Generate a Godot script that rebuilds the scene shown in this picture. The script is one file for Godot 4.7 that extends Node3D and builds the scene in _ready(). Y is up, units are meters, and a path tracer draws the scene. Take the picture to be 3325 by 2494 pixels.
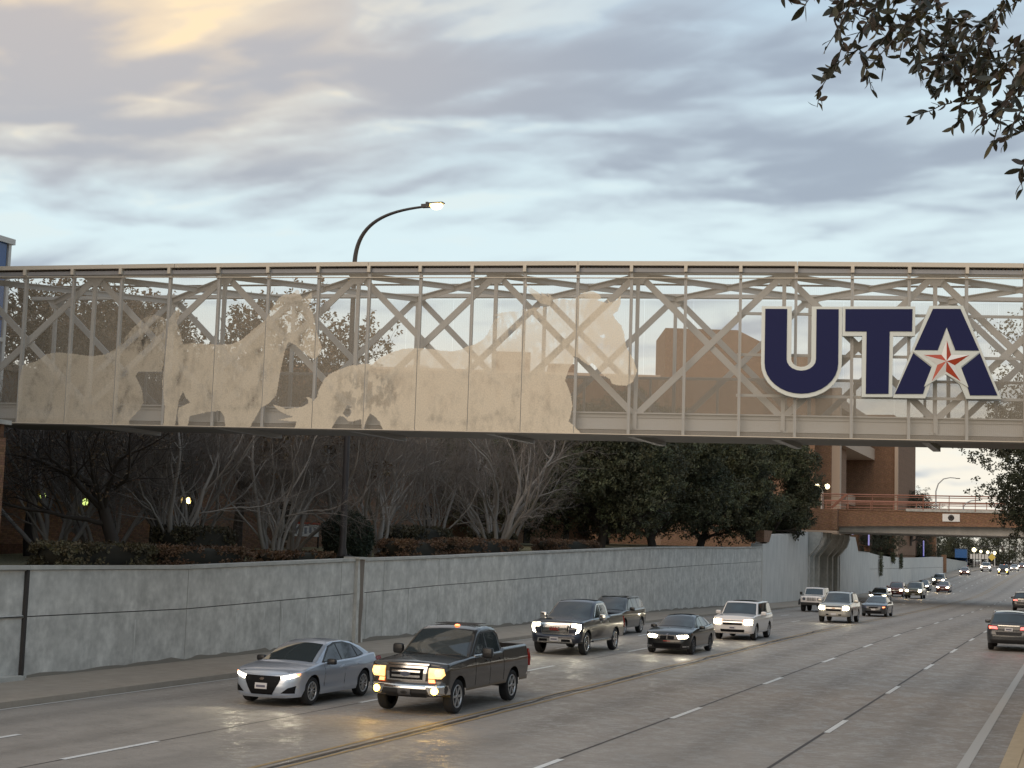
extends Node3D

# ---------------------------------------------------------------- mesh builder
class MB:
	var v := PackedVector3Array()
	var n := PackedVector3Array()
	var uv := PackedVector2Array()
	var col := PackedColorArray()
	var tint := Color.WHITE
	var colored := false

	func tri(a: Vector3, b: Vector3, c: Vector3, na: Vector3, nb: Vector3, nc: Vector3, ua := Vector2.ZERO, ub := Vector2.ZERO, uc := Vector2.ZERO) -> void:
		# front faces run clockwise: put the corners so that the face looks where its normals point
		if (b - a).cross(c - a).dot(na + nb + nc) > 0.0:
			v.append(a); v.append(c); v.append(b)
			n.append(na); n.append(nc); n.append(nb)
			uv.append(ua); uv.append(uc); uv.append(ub)
		else:
			v.append(a); v.append(b); v.append(c)
			n.append(na); n.append(nb); n.append(nc)
			uv.append(ua); uv.append(ub); uv.append(uc)
		if colored:
			col.append(tint); col.append(tint); col.append(tint)

	func flat(a: Vector3, b: Vector3, c: Vector3, out_: Vector3) -> void:
		var m := (b - a).cross(c - a).normalized()
		if m.dot(out_) < 0.0:
			m = -m
		tri(a, b, c, m, m, m)

	func quad(a: Vector3, b: Vector3, c: Vector3, d: Vector3, out_: Vector3, ua := Vector2.ZERO, ub := Vector2.ZERO, uc := Vector2.ZERO, ud := Vector2.ZERO) -> void:
		var m := (c - a).cross(d - b).normalized()
		if m.dot(out_) < 0.0:
			m = -m
		tri(a, b, c, m, m, m, ua, ub, uc)
		tri(a, c, d, m, m, m, ua, uc, ud)

	func box(c: Vector3, s: Vector3, b := Basis.IDENTITY) -> void:
		var h := s * 0.5
		for ax in 3:
			for sg in [-1.0, 1.0]:
				var m := Vector3.ZERO
				m[ax] = sg
				var p := Vector3.ZERO
				p[(ax + 1) % 3] = 1.0
				var q := Vector3.ZERO
				q[(ax + 2) % 3] = 1.0
				var o := c + b * (m * h)
				var pp := b * (p * h)
				var qq := b * (q * h)
				quad(o - pp - qq, o + pp - qq, o + pp + qq, o - pp + qq, b * m)

	# a box whose long edges are chamfered: along x
	func bar(a: Vector3, b: Vector3, w: float, h: float, up := Vector3.UP) -> void:
		var d := (b - a)
		var l := d.length()
		d /= l
		var s := d.cross(up).normalized()
		var u := s.cross(d).normalized()
		box((a + b) * 0.5, Vector3(l, h, w), Basis(d, u, s))

	func tube(pts: Array, rad: Array, sides := 8, caps := true) -> void:
		var rings := []
		var nrm := []
		var side := Vector3.ZERO
		for i in pts.size():
			var d: Vector3 = (pts[mini(i + 1, pts.size() - 1)] - pts[maxi(i - 1, 0)]).normalized()
			if side == Vector3.ZERO:
				side = d.cross(Vector3.UP if absf(d.y) < 0.9 else Vector3.RIGHT).normalized()
			side = (side - d * side.dot(d)).normalized()
			var up := d.cross(side)
			var r := []
			var m := []
			for k in sides + 1:
				var a := TAU * k / sides
				var q := side * cos(a) + up * sin(a)
				m.append(q)
				r.append(pts[i] + q * rad[i])
			rings.append(r)
			nrm.append(m)
		for i in pts.size() - 1:
			for k in sides:
				tri(rings[i][k], rings[i + 1][k], rings[i + 1][k + 1], nrm[i][k], nrm[i + 1][k], nrm[i + 1][k + 1])
				tri(rings[i][k], rings[i + 1][k + 1], rings[i][k + 1], nrm[i][k], nrm[i + 1][k + 1], nrm[i][k + 1])
		if caps:
			for e in [0, pts.size() - 1]:
				var d2: Vector3 = pts[e] - pts[1 if e == 0 else e - 1]
				for k in sides:
					flat(pts[e], rings[e][k], rings[e][k + 1], d2)

	# rows[i][j]; smooth; the normal is d(i) x d(j), or its opposite
	func grid(rows: Array, flip := false, uvs := false) -> void:
		var ni := rows.size()
		var nj: int = rows[0].size()
		var nn := []
		for i in ni:
			var r := []
			for j in nj:
				var di: Vector3 = rows[mini(i + 1, ni - 1)][j] - rows[maxi(i - 1, 0)][j]
				var dj: Vector3 = rows[i][mini(j + 1, nj - 1)] - rows[i][maxi(j - 1, 0)]
				var m := di.cross(dj)
				if m.length_squared() < 1e-14:
					m = Vector3.UP
				m = m.normalized()
				r.append(-m if flip else m)
			nn.append(r)
		for i in ni - 1:
			for j in nj - 1:
				var a: Vector3 = rows[i][j]
				var b: Vector3 = rows[i + 1][j]
				var c: Vector3 = rows[i + 1][j + 1]
				var d: Vector3 = rows[i][j + 1]
				if a.distance_squared_to(c) < 1e-12:
					continue
				var ua := Vector2(float(i) / (ni - 1), float(j) / (nj - 1)) if uvs else Vector2.ZERO
				var uc := Vector2(float(i + 1) / (ni - 1), float(j + 1) / (nj - 1)) if uvs else Vector2.ZERO
				tri(a, b, c, nn[i][j], nn[i + 1][j], nn[i + 1][j + 1], ua, Vector2(uc.x, ua.y), uc)
				tri(a, c, d, nn[i][j], nn[i + 1][j + 1], nn[i][j + 1], ua, uc, Vector2(ua.x, uc.y))

	# polygon in x, y pushed from z0 to z1, then moved by t
	func prism(poly: PackedVector2Array, z0: float, z1: float, t := Transform3D.IDENTITY) -> void:
		var idx := Geometry2D.triangulate_polygon(poly)
		for k in range(0, idx.size(), 3):
			for z in [z0, z1]:
				var p := []
				for e in 3:
					var q := poly[idx[k + e]]
					p.append(t * Vector3(q.x, q.y, z))
				flat(p[0], p[1], p[2], t.basis.z * (1.0 if z == maxf(z0, z1) else -1.0))
		var cw := Geometry2D.is_polygon_clockwise(poly)
		for i in poly.size():
			var a := poly[i]
			var b := poly[(i + 1) % poly.size()]
			var e2 := b - a
			var o := Vector3(e2.y, -e2.x, 0.0) * (-1.0 if cw else 1.0)
			quad(t * Vector3(a.x, a.y, z0), t * Vector3(b.x, b.y, z0), t * Vector3(b.x, b.y, z1), t * Vector3(a.x, a.y, z1), t.basis * o)

	# profile of (radius, height) turned about y
	func lathe(prof: Array, segs: int, t := Transform3D.IDENTITY, flip := false) -> void:
		var rows := []
		for k in segs + 1:
			var a := TAU * k / segs
			var r := []
			for p in prof:
				r.append(t * Vector3(p[0] * cos(a), p[1], p[0] * sin(a)))
			rows.append(r)
		grid(rows, flip)

	func mesh() -> ArrayMesh:
		var arr := []
		arr.resize(Mesh.ARRAY_MAX)
		arr[Mesh.ARRAY_VERTEX] = v
		arr[Mesh.ARRAY_NORMAL] = n
		arr[Mesh.ARRAY_TEX_UV] = uv
		if colored:
			arr[Mesh.ARRAY_COLOR] = col
		var m := ArrayMesh.new()
		m.add_surface_from_arrays(Mesh.PRIMITIVE_TRIANGLES, arr)
		return m

# ---------------------------------------------------------------- naming
var M := {}
var taken := {}
var rng := RandomNumberGenerator.new()

func numbered(called: String) -> String:
	var k: int = taken.get(called, 0)
	taken[called] = k + 1
	return called if k == 0 else "%s_%03d" % [called, k]

func tag(o: Node, label: String, category: String, group := "") -> Node:
	o.set_meta("label", label)
	o.set_meta("category", category)
	if group:
		o.set_meta("group", group)
	return o

func thing(called: String, label: String, category: String, at := Vector3.ZERO, turn := 0.0, group := "") -> Node3D:
	var o := Node3D.new()
	o.name = numbered(called)
	add_child(o)
	o.position = at
	o.rotation.y = turn
	tag(o, label, category, group)
	return o

func part(called: String, m: Variant, mat: Material, parent: Node, at := Vector3.ZERO) -> MeshInstance3D:
	var o := MeshInstance3D.new()
	var k: int = parent.get_meta("n_" + called, 0)
	parent.set_meta("n_" + called, k + 1)
	o.name = called if k == 0 else "%s_%03d" % [called, k]
	o.mesh = m.mesh() if m is MB else m
	o.material_override = mat
	o.position = at
	parent.add_child(o, true)
	return o

func struct(called: String, m: Variant, mat: Material) -> MeshInstance3D:
	var o := MeshInstance3D.new()
	o.name = numbered(called)
	o.mesh = m.mesh() if m is MB else m
	o.material_override = mat
	o.set_meta("kind", "structure")
	add_child(o)
	return o

func copy_of(root: Node3D, called: String, label: String, at: Vector3, turn := 0.0, group := "", size := 1.0) -> Node3D:
	var r: Node3D = root.duplicate()
	r.name = numbered(called)
	add_child(r)
	r.position = at
	r.rotation.y = turn
	r.scale = Vector3.ONE * size
	r.set_meta("label", label)
	if group:
		r.set_meta("group", group)
	return r

# ---------------------------------------------------------------- materials and textures
func lin(r: float, g: float, b: float) -> Color:
	return Color(r, g, b).linear_to_srgb()

func mat(called: String, c: Color, rough := 0.8, metal := 0.0) -> StandardMaterial3D:
	var m := StandardMaterial3D.new()
	m.resource_name = called
	m.albedo_color = c
	m.roughness = rough
	m.metallic = metal
	M[called] = m
	return m

func glow(called: String, c: Color, energy: float) -> StandardMaterial3D:
	var m := mat(called, Color(0.9, 0.9, 0.9), 0.3)
	m.emission_enabled = true
	m.emission = c
	m.emission_energy_multiplier = energy
	return m

func noise(freq: float, sd: int, oct := 4, type := FastNoiseLite.TYPE_SIMPLEX_SMOOTH) -> FastNoiseLite:
	var f := FastNoiseLite.new()
	f.noise_type = type
	f.frequency = freq
	f.seed = sd
	f.fractal_octaves = oct
	f.fractal_type = FastNoiseLite.FRACTAL_FBM if oct > 1 else FastNoiseLite.FRACTAL_NONE
	return f

# tileable grey images stretched and summed: layers of [frequency, seed, octaves, stretch x, stretch y, weight]
func layered(size: int, layers: Array, lo: float, hi: float, contrast := 1.0) -> ImageTexture:
	var acc := PackedFloat32Array()
	acc.resize(size * size)
	var total := 0.0
	for l in layers:
		var w := maxi(16, int(size / l[3]))
		var h := maxi(16, int(size / l[4]))
		var im := noise(l[0], l[1], l[2]).get_seamless_image(w, h, false, false, 0.2, true)
		im.convert(Image.FORMAT_L8)
		im.resize(size, size, Image.INTERPOLATE_CUBIC)
		var d := im.get_data()
		total += l[5]
		for i in size * size:
			acc[i] += (d[i] / 255.0 - 0.5) * l[5]
	var bytes := PackedByteArray()
	bytes.resize(size * size)
	for i in size * size:
		var x := clampf(0.5 + acc[i] / total * contrast * 2.0, 0.0, 1.0)
		bytes[i] = int(255.0 * lerpf(lo, hi, x))
	return ImageTexture.create_from_image(Image.create_from_data(size, size, false, Image.FORMAT_L8, bytes))

func world_mapped(m: StandardMaterial3D, sx: float, sy: float, sz: float) -> void:
	m.uv1_triplanar = true
	m.uv1_world_triplanar = true
	m.uv1_scale = Vector3(sx, sy, sz)
	m.uv1_triplanar_sharpness = 8.0

func poly(s: String, k := 0.01) -> PackedVector2Array:
	var out_ := PackedVector2Array()
	for w in s.split(" ", false):
		var q := w.split(",")
		out_.append(Vector2(float(q[0]), float(q[1])) * k)
	return out_

func pl(table: Array, x: float) -> float:   # piecewise linear through [x, y], either direction
	var up: bool = table[-1][0] > table[0][0]
	for i in table.size() - 1:
		var a: Array = table[i]
		var b: Array = table[i + 1]
		if (x <= b[0]) if up else (x >= b[0]):
			return a[1] + (b[1] - a[1]) * clampf((x - a[0]) / (b[0] - a[0]), 0.0, 1.0)
	return table[-1][1]

# how high the roadway lies at that z: level, a dip under the brick bridge, then a climb
func road_y(z: float) -> float:
	return pl([[30, 0.0], [-78, 0.0], [-95, -0.08], [-117, -0.29], [-145, -0.48], [-170, -0.57], [-193, -0.64], [-212, -0.58], [-228, -0.38], [-257, 0.2], [-315, 1.33], [-364, 1.9], [-450, 2.5], [-900, 2.9]], z)

func wall_top(z: float) -> float:
	return pl([[20, 3.1], [-41.2, 3.09], [-51.6, 3.32], [-60.7, 3.48], [-74, 3.78], [-94.5, 4.21], [-106, 4.35], [-121, 4.47], [-130, 4.6]], z)

const XW := -25.9      # face of the retaining wall
const XK := -22.9      # left kerb
const XR := -1.62       # right kerb
# ---------------------------------------------------------------- sky
func make_sky() -> ImageTexture:
	var w := 4096
	var h := 2048
	var im := Image.create(w, h, false, Image.FORMAT_RGBF)
	var f1 := noise(0.34, 11, 5)
	var f2 := noise(1.05, 23, 5)
	var f3 := noise(2.6, 37, 5)
	var L := func(r: float, g: float, b: float) -> Color: return Color(r / 255.0, g / 255.0, b / 255.0).srgb_to_linear()
	var cream: Color = L.call(243, 237, 222)
	var pale: Color = L.call(212, 231, 236)
	var blue: Color = L.call(172, 199, 222)
	var dark: Color = L.call(150, 161, 177)
	var mid: Color = L.call(176, 189, 202)
	var rose: Color = L.call(190, 180, 176)
	var gold: Color = L.call(250, 226, 190)
	var y := -1
	while y < h / 2 - 1:
		y += 1
		var step := 4 if y < 540 else 1      # coarser towards the zenith
		if step == 4 and y % 4 != 0:
			continue
		var el := PI * 0.5 - PI * (y + 0.5) / h
		var sy := sin(el)
		var cy := cos(el)
		var deg := rad_to_deg(el)
		var clear := cream.lerp(pale, smoothstep(4.0, 11.0, deg)).lerp(blue, smoothstep(12.0, 24.0, deg))
		var thick := -0.3 + 0.24 * smoothstep(3.0, 10.0, deg) + 0.42 * smoothstep(10.6, 14.0, deg) - 0.14 * smoothstep(19.0, 26.0, deg)
		for x in range(0, w, step):
			var az := TAU * (x + 0.5) / w
			var dx := sin(az) * cy
			var dz := -cos(az) * cy
			var k := 1.0 / (sy + 0.1)
			var px := dx * k
			var pz := dz * k
			var a := f1.get_noise_2d(px, pz)
			var wx := a * 0.5
			var b := f2.get_noise_2d(px * 1.0 + wx, pz * 1.6 - wx)
			var c := f3.get_noise_2d(px * 1.0 + b * 0.2, pz * 1.8 + wx + b * 0.15)
			var cover := a * 0.6 + b * 0.45 + c * 0.5 + thick
			var dens := smoothstep(-0.25, 0.5, cover)
			var west := 0.5 + 0.5 * cos(az - deg_to_rad(285.0))   # 1 where the sun went down
			var high := 1.0 - smoothstep(45.0, 75.0, deg)
			var warm := smoothstep(0.7, 0.93, west) * smoothstep(8.0, 18.0, deg) * high
			var cl := mid.lerp(dark, smoothstep(0.1, 0.75, cover + 0.25 * b))
			cl = cl.lerp(rose, clampf(warm * (0.75 + 0.8 * a), 0.0, 0.95))
			var col := clear.lerp(cl, dens * 0.88)
			var sheen := smoothstep(0.25, 0.75, -b * 0.5 - c * 0.9 + 0.1)
			col = col.lerp(pale, sheen * 0.35)
			var glow_ := smoothstep(0.8, 0.92, west) * smoothstep(12.0, 18.0, deg) * high
			var lit := smoothstep(-0.25, 0.25, -b * 0.7 - c * 0.5 - a * 0.5 + 0.1) * glow_
			lit += 0.5 * smoothstep(0.25, 0.6, -b * 0.6 - c * 0.9) * warm
			col = col.lerp(gold, clampf(lit, 0.0, 1.0))
			if step == 4:
				im.fill_rect(Rect2i(x, y, 4, 4), col)
			else:
				im.set_pixel(x, y, col)
	im.fill_rect(Rect2i(0, h / 2, w, h / 2), Color(0.09, 0.085, 0.08))
	return ImageTexture.create_from_image(im)

func make_environment() -> void:
	var cam := Camera3D.new()
	cam.name = "camera"
	cam.position = Vector3(0, 4.0, 0)
	cam.rotation_degrees = Vector3(6.0, 20.6, 1.8)
	cam.fov = 28.01
	cam.far = 4000.0
	cam.near = 0.1
	add_child(cam)
	var sky := Sky.new()
	var pm := PanoramaSkyMaterial.new()
	pm.panorama = make_sky()
	pm.energy_multiplier = 0.95
	sky.sky_material = pm
	var e := Environment.new()
	e.background_mode = Environment.BG_SKY
	e.sky = sky
	e.tonemap_mode = Environment.TONE_MAPPER_LINEAR
	e.tonemap_exposure = 1.16
	e.sdfgi_enabled = true
	e.ssao_enabled = true
	e.ssil_enabled = true
	var we := WorldEnvironment.new()
	we.name = "world"
	we.environment = e
	add_child(we)
	var sun := DirectionalLight3D.new()
	sun.name = "sun"
	sun.light_color = Color(1.0, 0.88, 0.74)
	sun.light_energy = 0.42
	sun.light_angular_distance = 50.0
	sun.shadow_enabled = true
	# the bright part of the cloud cover, behind the camera
	sun.look_at_from_position(Vector3.ZERO, -Vector3(-0.16, 0.48, 0.86), Vector3.UP)
	add_child(sun)

# ---------------------------------------------------------------- materials
func make_materials() -> void:
	var conc := layered(1024, [[0.006, 3, 5, 1, 1, 1.0], [0.02, 5, 4, 1, 1, 0.6], [0.02, 7, 4, 4, 1, 0.2], [0.16, 8, 2, 1, 1, 0.22]], 0.82, 1.0, 1.0)
	# streaks that run down the face
	var streak := layered(1024, [[0.02, 31, 4, 1, 6, 0.7], [0.006, 33, 4, 1, 2, 1.0], [0.05, 34, 3, 1, 2, 0.5]], 0.91, 1.0, 1.0)
	var m := mat("concrete_wall", lin(0.74, 0.72, 0.67), 0.9)
	m.albedo_texture = conc
	world_mapped(m, 0.16, 0.16, 0.16)
	m.detail_enabled = true
	m.detail_albedo = streak
	m.detail_blend_mode = BaseMaterial3D.BLEND_MODE_MUL
	m.detail_uv_layer = BaseMaterial3D.DETAIL_UV_2
	m.uv2_triplanar = true
	m.uv2_world_triplanar = true
	m.uv2_scale = Vector3(0.13, 0.13, 0.13)
	m = mat("concrete_light", lin(0.55, 0.54, 0.5), 0.9)
	m.albedo_texture = conc
	world_mapped(m, 0.12, 0.12, 0.12)
	m = mat("concrete_pale", lin(0.64, 0.625, 0.59), 0.9)
	m.albedo_texture = streak
	world_mapped(m, 0.1, 0.1, 0.1)
	m = mat("joint", lin(0.045, 0.04, 0.037), 0.95)
	# the roadway: worn concrete, damp in patches
	var road := layered(1024, [[0.006, 41, 5, 1, 1, 0.8], [0.03, 43, 4, 2, 1, 0.5], [0.3, 47, 2, 1, 1, 0.5], [0.02, 48, 3, 1, 9, 0.5]], 0.88, 1.0, 0.9)
	var damp := layered(1024, [[0.008, 51, 3, 1, 1, 0.8], [0.03, 53, 3, 1, 1, 1.0], [0.12, 55, 2, 1, 1, 0.5]], 0.46, 0.98, 1.6)
	var bumps := layered(1024, [[0.12, 61, 3, 1, 1, 1.0], [0.02, 63, 3, 1, 1, 1.0]], 0.0, 1.0, 1.2)
	m = mat("road", lin(0.36, 0.325, 0.29), 1.0)
	m.albedo_texture = road
	m.roughness_texture = damp
	m.roughness_texture_channel = BaseMaterial3D.TEXTURE_CHANNEL_RED
	m.vertex_color_use_as_albedo = true
	m.heightmap_enabled = true
	m.heightmap_texture = bumps
	m.heightmap_scale = 0.2
	m.metallic_specular = 0.45
	world_mapped(m, 0.11, 0.11, 0.11)
	m = mat("kerb", lin(0.36, 0.31, 0.255), 0.9)
	m.albedo_texture = road
	world_mapped(m, 0.2, 0.2, 0.2)
	m = mat("walk", lin(0.5, 0.4, 0.27), 0.9)
	m.albedo_texture = road
	world_mapped(m, 0.3, 0.3, 0.3)
	m = mat("paint_white", lin(0.8, 0.8, 0.78), 0.7)
	m.albedo_texture = road
	world_mapped(m, 0.9, 0.9, 0.9)
	mat("paint_worn", lin(0.43, 0.42, 0.4), 0.8)
	m = mat("paint_yellow", lin(0.4, 0.275, 0.13), 0.75)
	m.albedo_texture = road
	world_mapped(m, 0.7, 0.7, 0.7)
	m = mat("tar", lin(0.06, 0.05, 0.045), 0.7)
	m = mat("soil", lin(0.1, 0.08, 0.05), 1.0)
	m.albedo_texture = road
	world_mapped(m, 0.2, 0.2, 0.2)
	m = mat("dry_grass", lin(0.34, 0.29, 0.15), 1.0)
	m.albedo_texture = layered(512, [[0.05, 71, 4, 1, 1, 1.0], [0.3, 73, 2, 1, 1, 0.8]], 0.45, 1.0, 1.2)
	world_mapped(m, 0.3, 0.3, 0.3)
	# bricks, too far off to be told apart: courses as a fine pattern
	var bi := Image.create(256, 256, false, Image.FORMAT_RGB8)
	rng.seed = 5
	for r in 16:
		for c in 9:
			var t := rng.randf_range(0.78, 1.0)
			var k := Color(t, t * rng.randf_range(0.92, 1.0), t * rng.randf_range(0.88, 1.0))
			bi.fill_rect(Rect2i((c * 32 + (r % 2) * 16) - 16, r * 16, 32, 16), Color(0.62, 0.6, 0.57))
			bi.fill_rect(Rect2i((c * 32 + (r % 2) * 16) - 15, r * 16 + 1, 30, 14), k)
	var bt := ImageTexture.create_from_image(bi)
	for b in [["brick", 0.34, 0.205, 0.128], ["brick_pale", 0.36, 0.225, 0.145], ["brick_dark", 0.2, 0.105, 0.065]]:
		m = mat(b[0], lin(b[1], b[2], b[3]), 0.9)
		m.albedo_texture = bt
		world_mapped(m, 0.9, 0.9, 0.9)
		m.detail_enabled = true
		m.detail_albedo = road
		m.detail_blend_mode = BaseMaterial3D.BLEND_MODE_MUL
		m.detail_uv_layer = BaseMaterial3D.DETAIL_UV_2
		m.uv2_triplanar = true
		m.uv2_world_triplanar = true
		m.uv2_scale = Vector3(0.1, 0.1, 0.1)
	mat("stone_trim", lin(0.5, 0.38, 0.29), 0.85)
	mat("steel_paint", lin(0.37, 0.37, 0.365), 0.55)
	mat("steel_far", lin(0.33, 0.335, 0.335), 0.6)
	mat("fascia", lin(0.62, 0.55, 0.45), 0.5)
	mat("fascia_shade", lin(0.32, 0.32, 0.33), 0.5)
	mat("roof_sheet", lin(0.2, 0.155, 0.12), 0.6)
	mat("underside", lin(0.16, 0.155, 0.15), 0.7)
	mat("silver", lin(0.62, 0.64, 0.6), 0.35, 0.25)
	mat("navy", lin(0.011, 0.014, 0.068), 0.5).metallic_specular = 0.3
	mat("star_red", lin(0.42, 0.055, 0.02), 0.4)
	mat("star_white", lin(0.75, 0.74, 0.72), 0.4)
	mat("dark_metal", lin(0.03, 0.025, 0.022), 0.5, 0.2)
	mat("rail_red", lin(0.3, 0.13, 0.085), 0.6)
	mat("blue_panel", lin(0.02, 0.09, 0.26), 0.25)
	mat("blue_dark", lin(0.012, 0.03, 0.07), 0.3)
	mat("white_trim", lin(0.55, 0.54, 0.52), 0.6)
	mat("window_dark", lin(0.02, 0.02, 0.022), 0.15)
	mat("bark_grey", lin(0.25, 0.23, 0.21), 0.9)
	mat("bark_dark", lin(0.06, 0.05, 0.043), 0.95)
	mat("twig", lin(0.165, 0.145, 0.13), 0.95)
	mat("black", lin(0.012, 0.012, 0.013), 0.6)
	mat("pole_dark", lin(0.045, 0.042, 0.045), 0.45, 0.3)
	mat("plate", lin(0.6, 0.58, 0.58), 0.5)
	mat("plate_print", lin(0.12, 0.12, 0.16), 0.5)
	glow("lamp_warm", Color(1.0, 0.85, 0.5), 9.0)
	glow("globe", Color(1.0, 0.93, 0.72), 4.0)
	glow("led_blue", Color(0.15, 0.12, 0.9), 0.35)
	glow("green_lamp", Color(0.9, 1.0, 0.55), 1.5)
	glow("window_lit", Color(1.0, 0.82, 0.3), 0.7)
	glow("signal_red", Color(1.0, 0.12, 0.05), 6.0)

func sheet_mesh(x0: float, x1: float, z0: float, z1: float, dy: float, step := 6.0) -> MB:
	var b := MB.new()
	var rows := []
	var nz := maxi(1, int(ceil(absf(z1 - z0) / step)))
	for i in nz + 1:
		var z := lerpf(z0, z1, float(i) / nz)
		rows.append([Vector3(x0, road_y(z) + dy, z), Vector3(x1, road_y(z) + dy, z)])
	b.grid(rows, z1 < z0)
	return b

# ---------------------------------------------------------------- the setting
func make_ground() -> void:
	var g := MB.new()
	g.quad(Vector3(-1500, -2.2, 80), Vector3(1500, -2.2, 80), Vector3(1500, -2.2, -2600), Vector3(-1500, -2.2, -2600), Vector3.UP)
	struct("ground", g, M.soil)
	# roadway, worn darker along the middle of each lane, paler under the wheels
	var lanes := [-22.9, -19.75, -17.0, -13.5, -9.4, -5.6, -2.0]
	var b := MB.new()
	b.colored = true
	var zs := []
	var z := 12.0
	while z > -900.0:
		zs.append(z)
		z -= 4.0 if z > -400.0 else 25.0
	zs.append(-900.0)
	var xs := []
	var x := XK
	while x < XR - 0.01:
		xs.append(x)
		x += 0.3517
	xs.append(XR)
	var tone := []
	var tn := noise(0.8, 91, 3)
	for q in xs:
		var t := 1.0
		for i in 6:
			if q >= lanes[i] and q < lanes[i + 1]:
				var s: float = (q - lanes[i]) / (lanes[i + 1] - lanes[i])
				t = 0.94 - 0.14 * exp(-pow((s - 0.5) / 0.13, 2.0)) + 0.07 * exp(-pow((s - 0.24) / 0.1, 2.0)) + 0.07 * exp(-pow((s - 0.76) / 0.1, 2.0))
		if q < -22.3 or q > -2.3:
			t *= 0.85
		tone.append(t + 0.06 * tn.get_noise_1d(q * 2.0))
	for i in zs.size() - 1:
		for j in xs.size() - 1:
			var a := Vector3(xs[j], road_y(zs[i]), zs[i])
			var c := Vector3(xs[j + 1], road_y(zs[i + 1]), zs[i + 1])
			var p2 := Vector3(xs[j + 1], road_y(zs[i]), zs[i])
			var p4 := Vector3(xs[j], road_y(zs[i + 1]), zs[i + 1])
			for tr in [[a, p2, c, 0, 1, 1], [a, c, p4, 0, 1, 0]]:
				b.v.append(tr[0]); b.v.append(tr[1]); b.v.append(tr[2])
				for e in 3:
					b.n.append(Vector3.UP)
					b.uv.append(Vector2.ZERO)
					var tt: float = tone[j + tr[3 + e]]
					b.col.append(Color(tt, tt, tt))
	# (corners above run clockwise from above)
	for k in range(0, b.v.size(), 3):
		if (b.v[k + 1] - b.v[k]).cross(b.v[k + 2] - b.v[k]).y > 0.0:
			var t0 := b.v[k + 1]
			b.v[k + 1] = b.v[k + 2]
			b.v[k + 2] = t0
			var c0 := b.col[k + 1]
			b.col[k + 1] = b.col[k + 2]
			b.col[k + 2] = c0
	var road := struct("road", b, M.road)
	# longitudinal joints, then the paint
	for j in [[-9.46, 0.03], [-5.66, 0.035], [-13.5, 0.03], [-17.0, 0.02]]:
		part("joint", sheet_mesh(j[0] - j[1], j[0] + j[1], 10.0, -200.0, 0.004), M.tar, road)
	rng.seed = 77
	for k in 3:    # cracks that wander along the middle of the road
		var cb := MB.new()
		var rows := []
		var cz := -20.0 - k * 22.0
		var cx := -13.55
		while cz > -42.0 - k * 22.0:
			rows.append([Vector3(cx - 0.035, 0.012, cz), Vector3(cx + 0.035, 0.012, cz)])
			cx = clampf(cx + rng.randf_range(-0.07, 0.07), -13.66, -13.42)
			cz -= 0.4
		cb.grid(rows, true)
		part("crack", cb, M.tar, road)
	for s in [-13.72, -13.28]:
		part("centre_line", sheet_mesh(s - 0.05, s + 0.05, 10.0, -420.0, 0.008), M.paint_yellow, road)
	part("edge_line", sheet_mesh(-2.42, -2.2, 10.0, -260.0, 0.008), M.paint_worn, road)
	part("edge_line", sheet_mesh(-22.84, -22.72, 10.0, -260.0, 0.008), M.paint_worn, road)
	var runs := {-9.4: [-38.1, 11.3], -5.6: [-37.4, 11.3], -17.0: [-24.75, 11.95], -19.75: [-24.1, 11.95]}
	for lx in runs:
		var zc: float = runs[lx][0] + runs[lx][1] * 3.0
		while zc > -330.0:
			part("lane_dash", sheet_mesh(lx - 0.07, lx + 0.07, zc + 1.5, zc - 1.5, 0.009), M.paint_white, road)
			zc -= runs[lx][1]
	# kerbs, the ledge at the foot of the wall and the pavement on the right
	var kb := MB.new()
	var ks := []
	for zz in zs:
		var y := road_y(zz)
		ks.append([Vector3(XK, y - 0.05, zz), Vector3(XK - 0.02, y + 0.14, zz), Vector3(XK - 0.3, y + 0.16, zz), Vector3(XW - 0.3, y + 0.2, zz)])
	for i in ks.size() - 1:
		for j in 3:
			kb.quad(ks[i][j], ks[i + 1][j], ks[i + 1][j + 1], ks[i][j + 1], Vector3(1, 1, 0))
	struct("left_pavement", kb, M.kerb)
	var rk := MB.new()
	var rs := []
	for zz in zs:
		var y := road_y(zz)
		rs.append([Vector3(XR, y - 0.05, zz), Vector3(XR + 0.02, y + 0.14, zz), Vector3(XR + 0.34, y + 0.16, zz), Vector3(XR + 0.34, y + 0.145, zz), Vector3(XR + 0.37, y + 0.145, zz), Vector3(XR + 0.37, y + 0.165, zz), Vector3(XR + 1.6, y + 0.18, zz)])
	for i in rs.size() - 1:
		for j in 6:
			rk.quad(rs[i][j], rs[i + 1][j], rs[i + 1][j + 1], rs[i][j + 1], Vector3(-1, 1, 0))
	struct("right_pavement", rk, M.walk)
	var bank := MB.new()
	for i in zs.size() - 1:
		var y0 := road_y(zs[i])
		var y1 := road_y(zs[i + 1])
		bank.quad(Vector3(-0.2, y0 + 0.18, zs[i]), Vector3(-0.2, y1 + 0.18, zs[i + 1]), Vector3(0.1, 2.3, zs[i + 1]), Vector3(0.1, 2.3, zs[i]), Vector3(-1, 1, 0))
		bank.quad(Vector3(0.1, 2.3, zs[i]), Vector3(0.1, 2.3, zs[i + 1]), Vector3(300, 2.5, zs[i + 1]), Vector3(300, 2.5, zs[i]), Vector3.UP)
	struct("right_bank", bank, M.dry_grass)
	# the campus ground behind the wall
	var cg := MB.new()
	for i in zs.size() - 1:
		var y0 := wall_top(zs[i]) - 0.12
		var y1 := wall_top(zs[i + 1]) - 0.12
		cg.quad(Vector3(XW - 0.35, y0, zs[i]), Vector3(XW - 0.35, y1, zs[i + 1]), Vector3(-400, y1, zs[i + 1]), Vector3(-400, y0, zs[i]), Vector3.UP)
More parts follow.
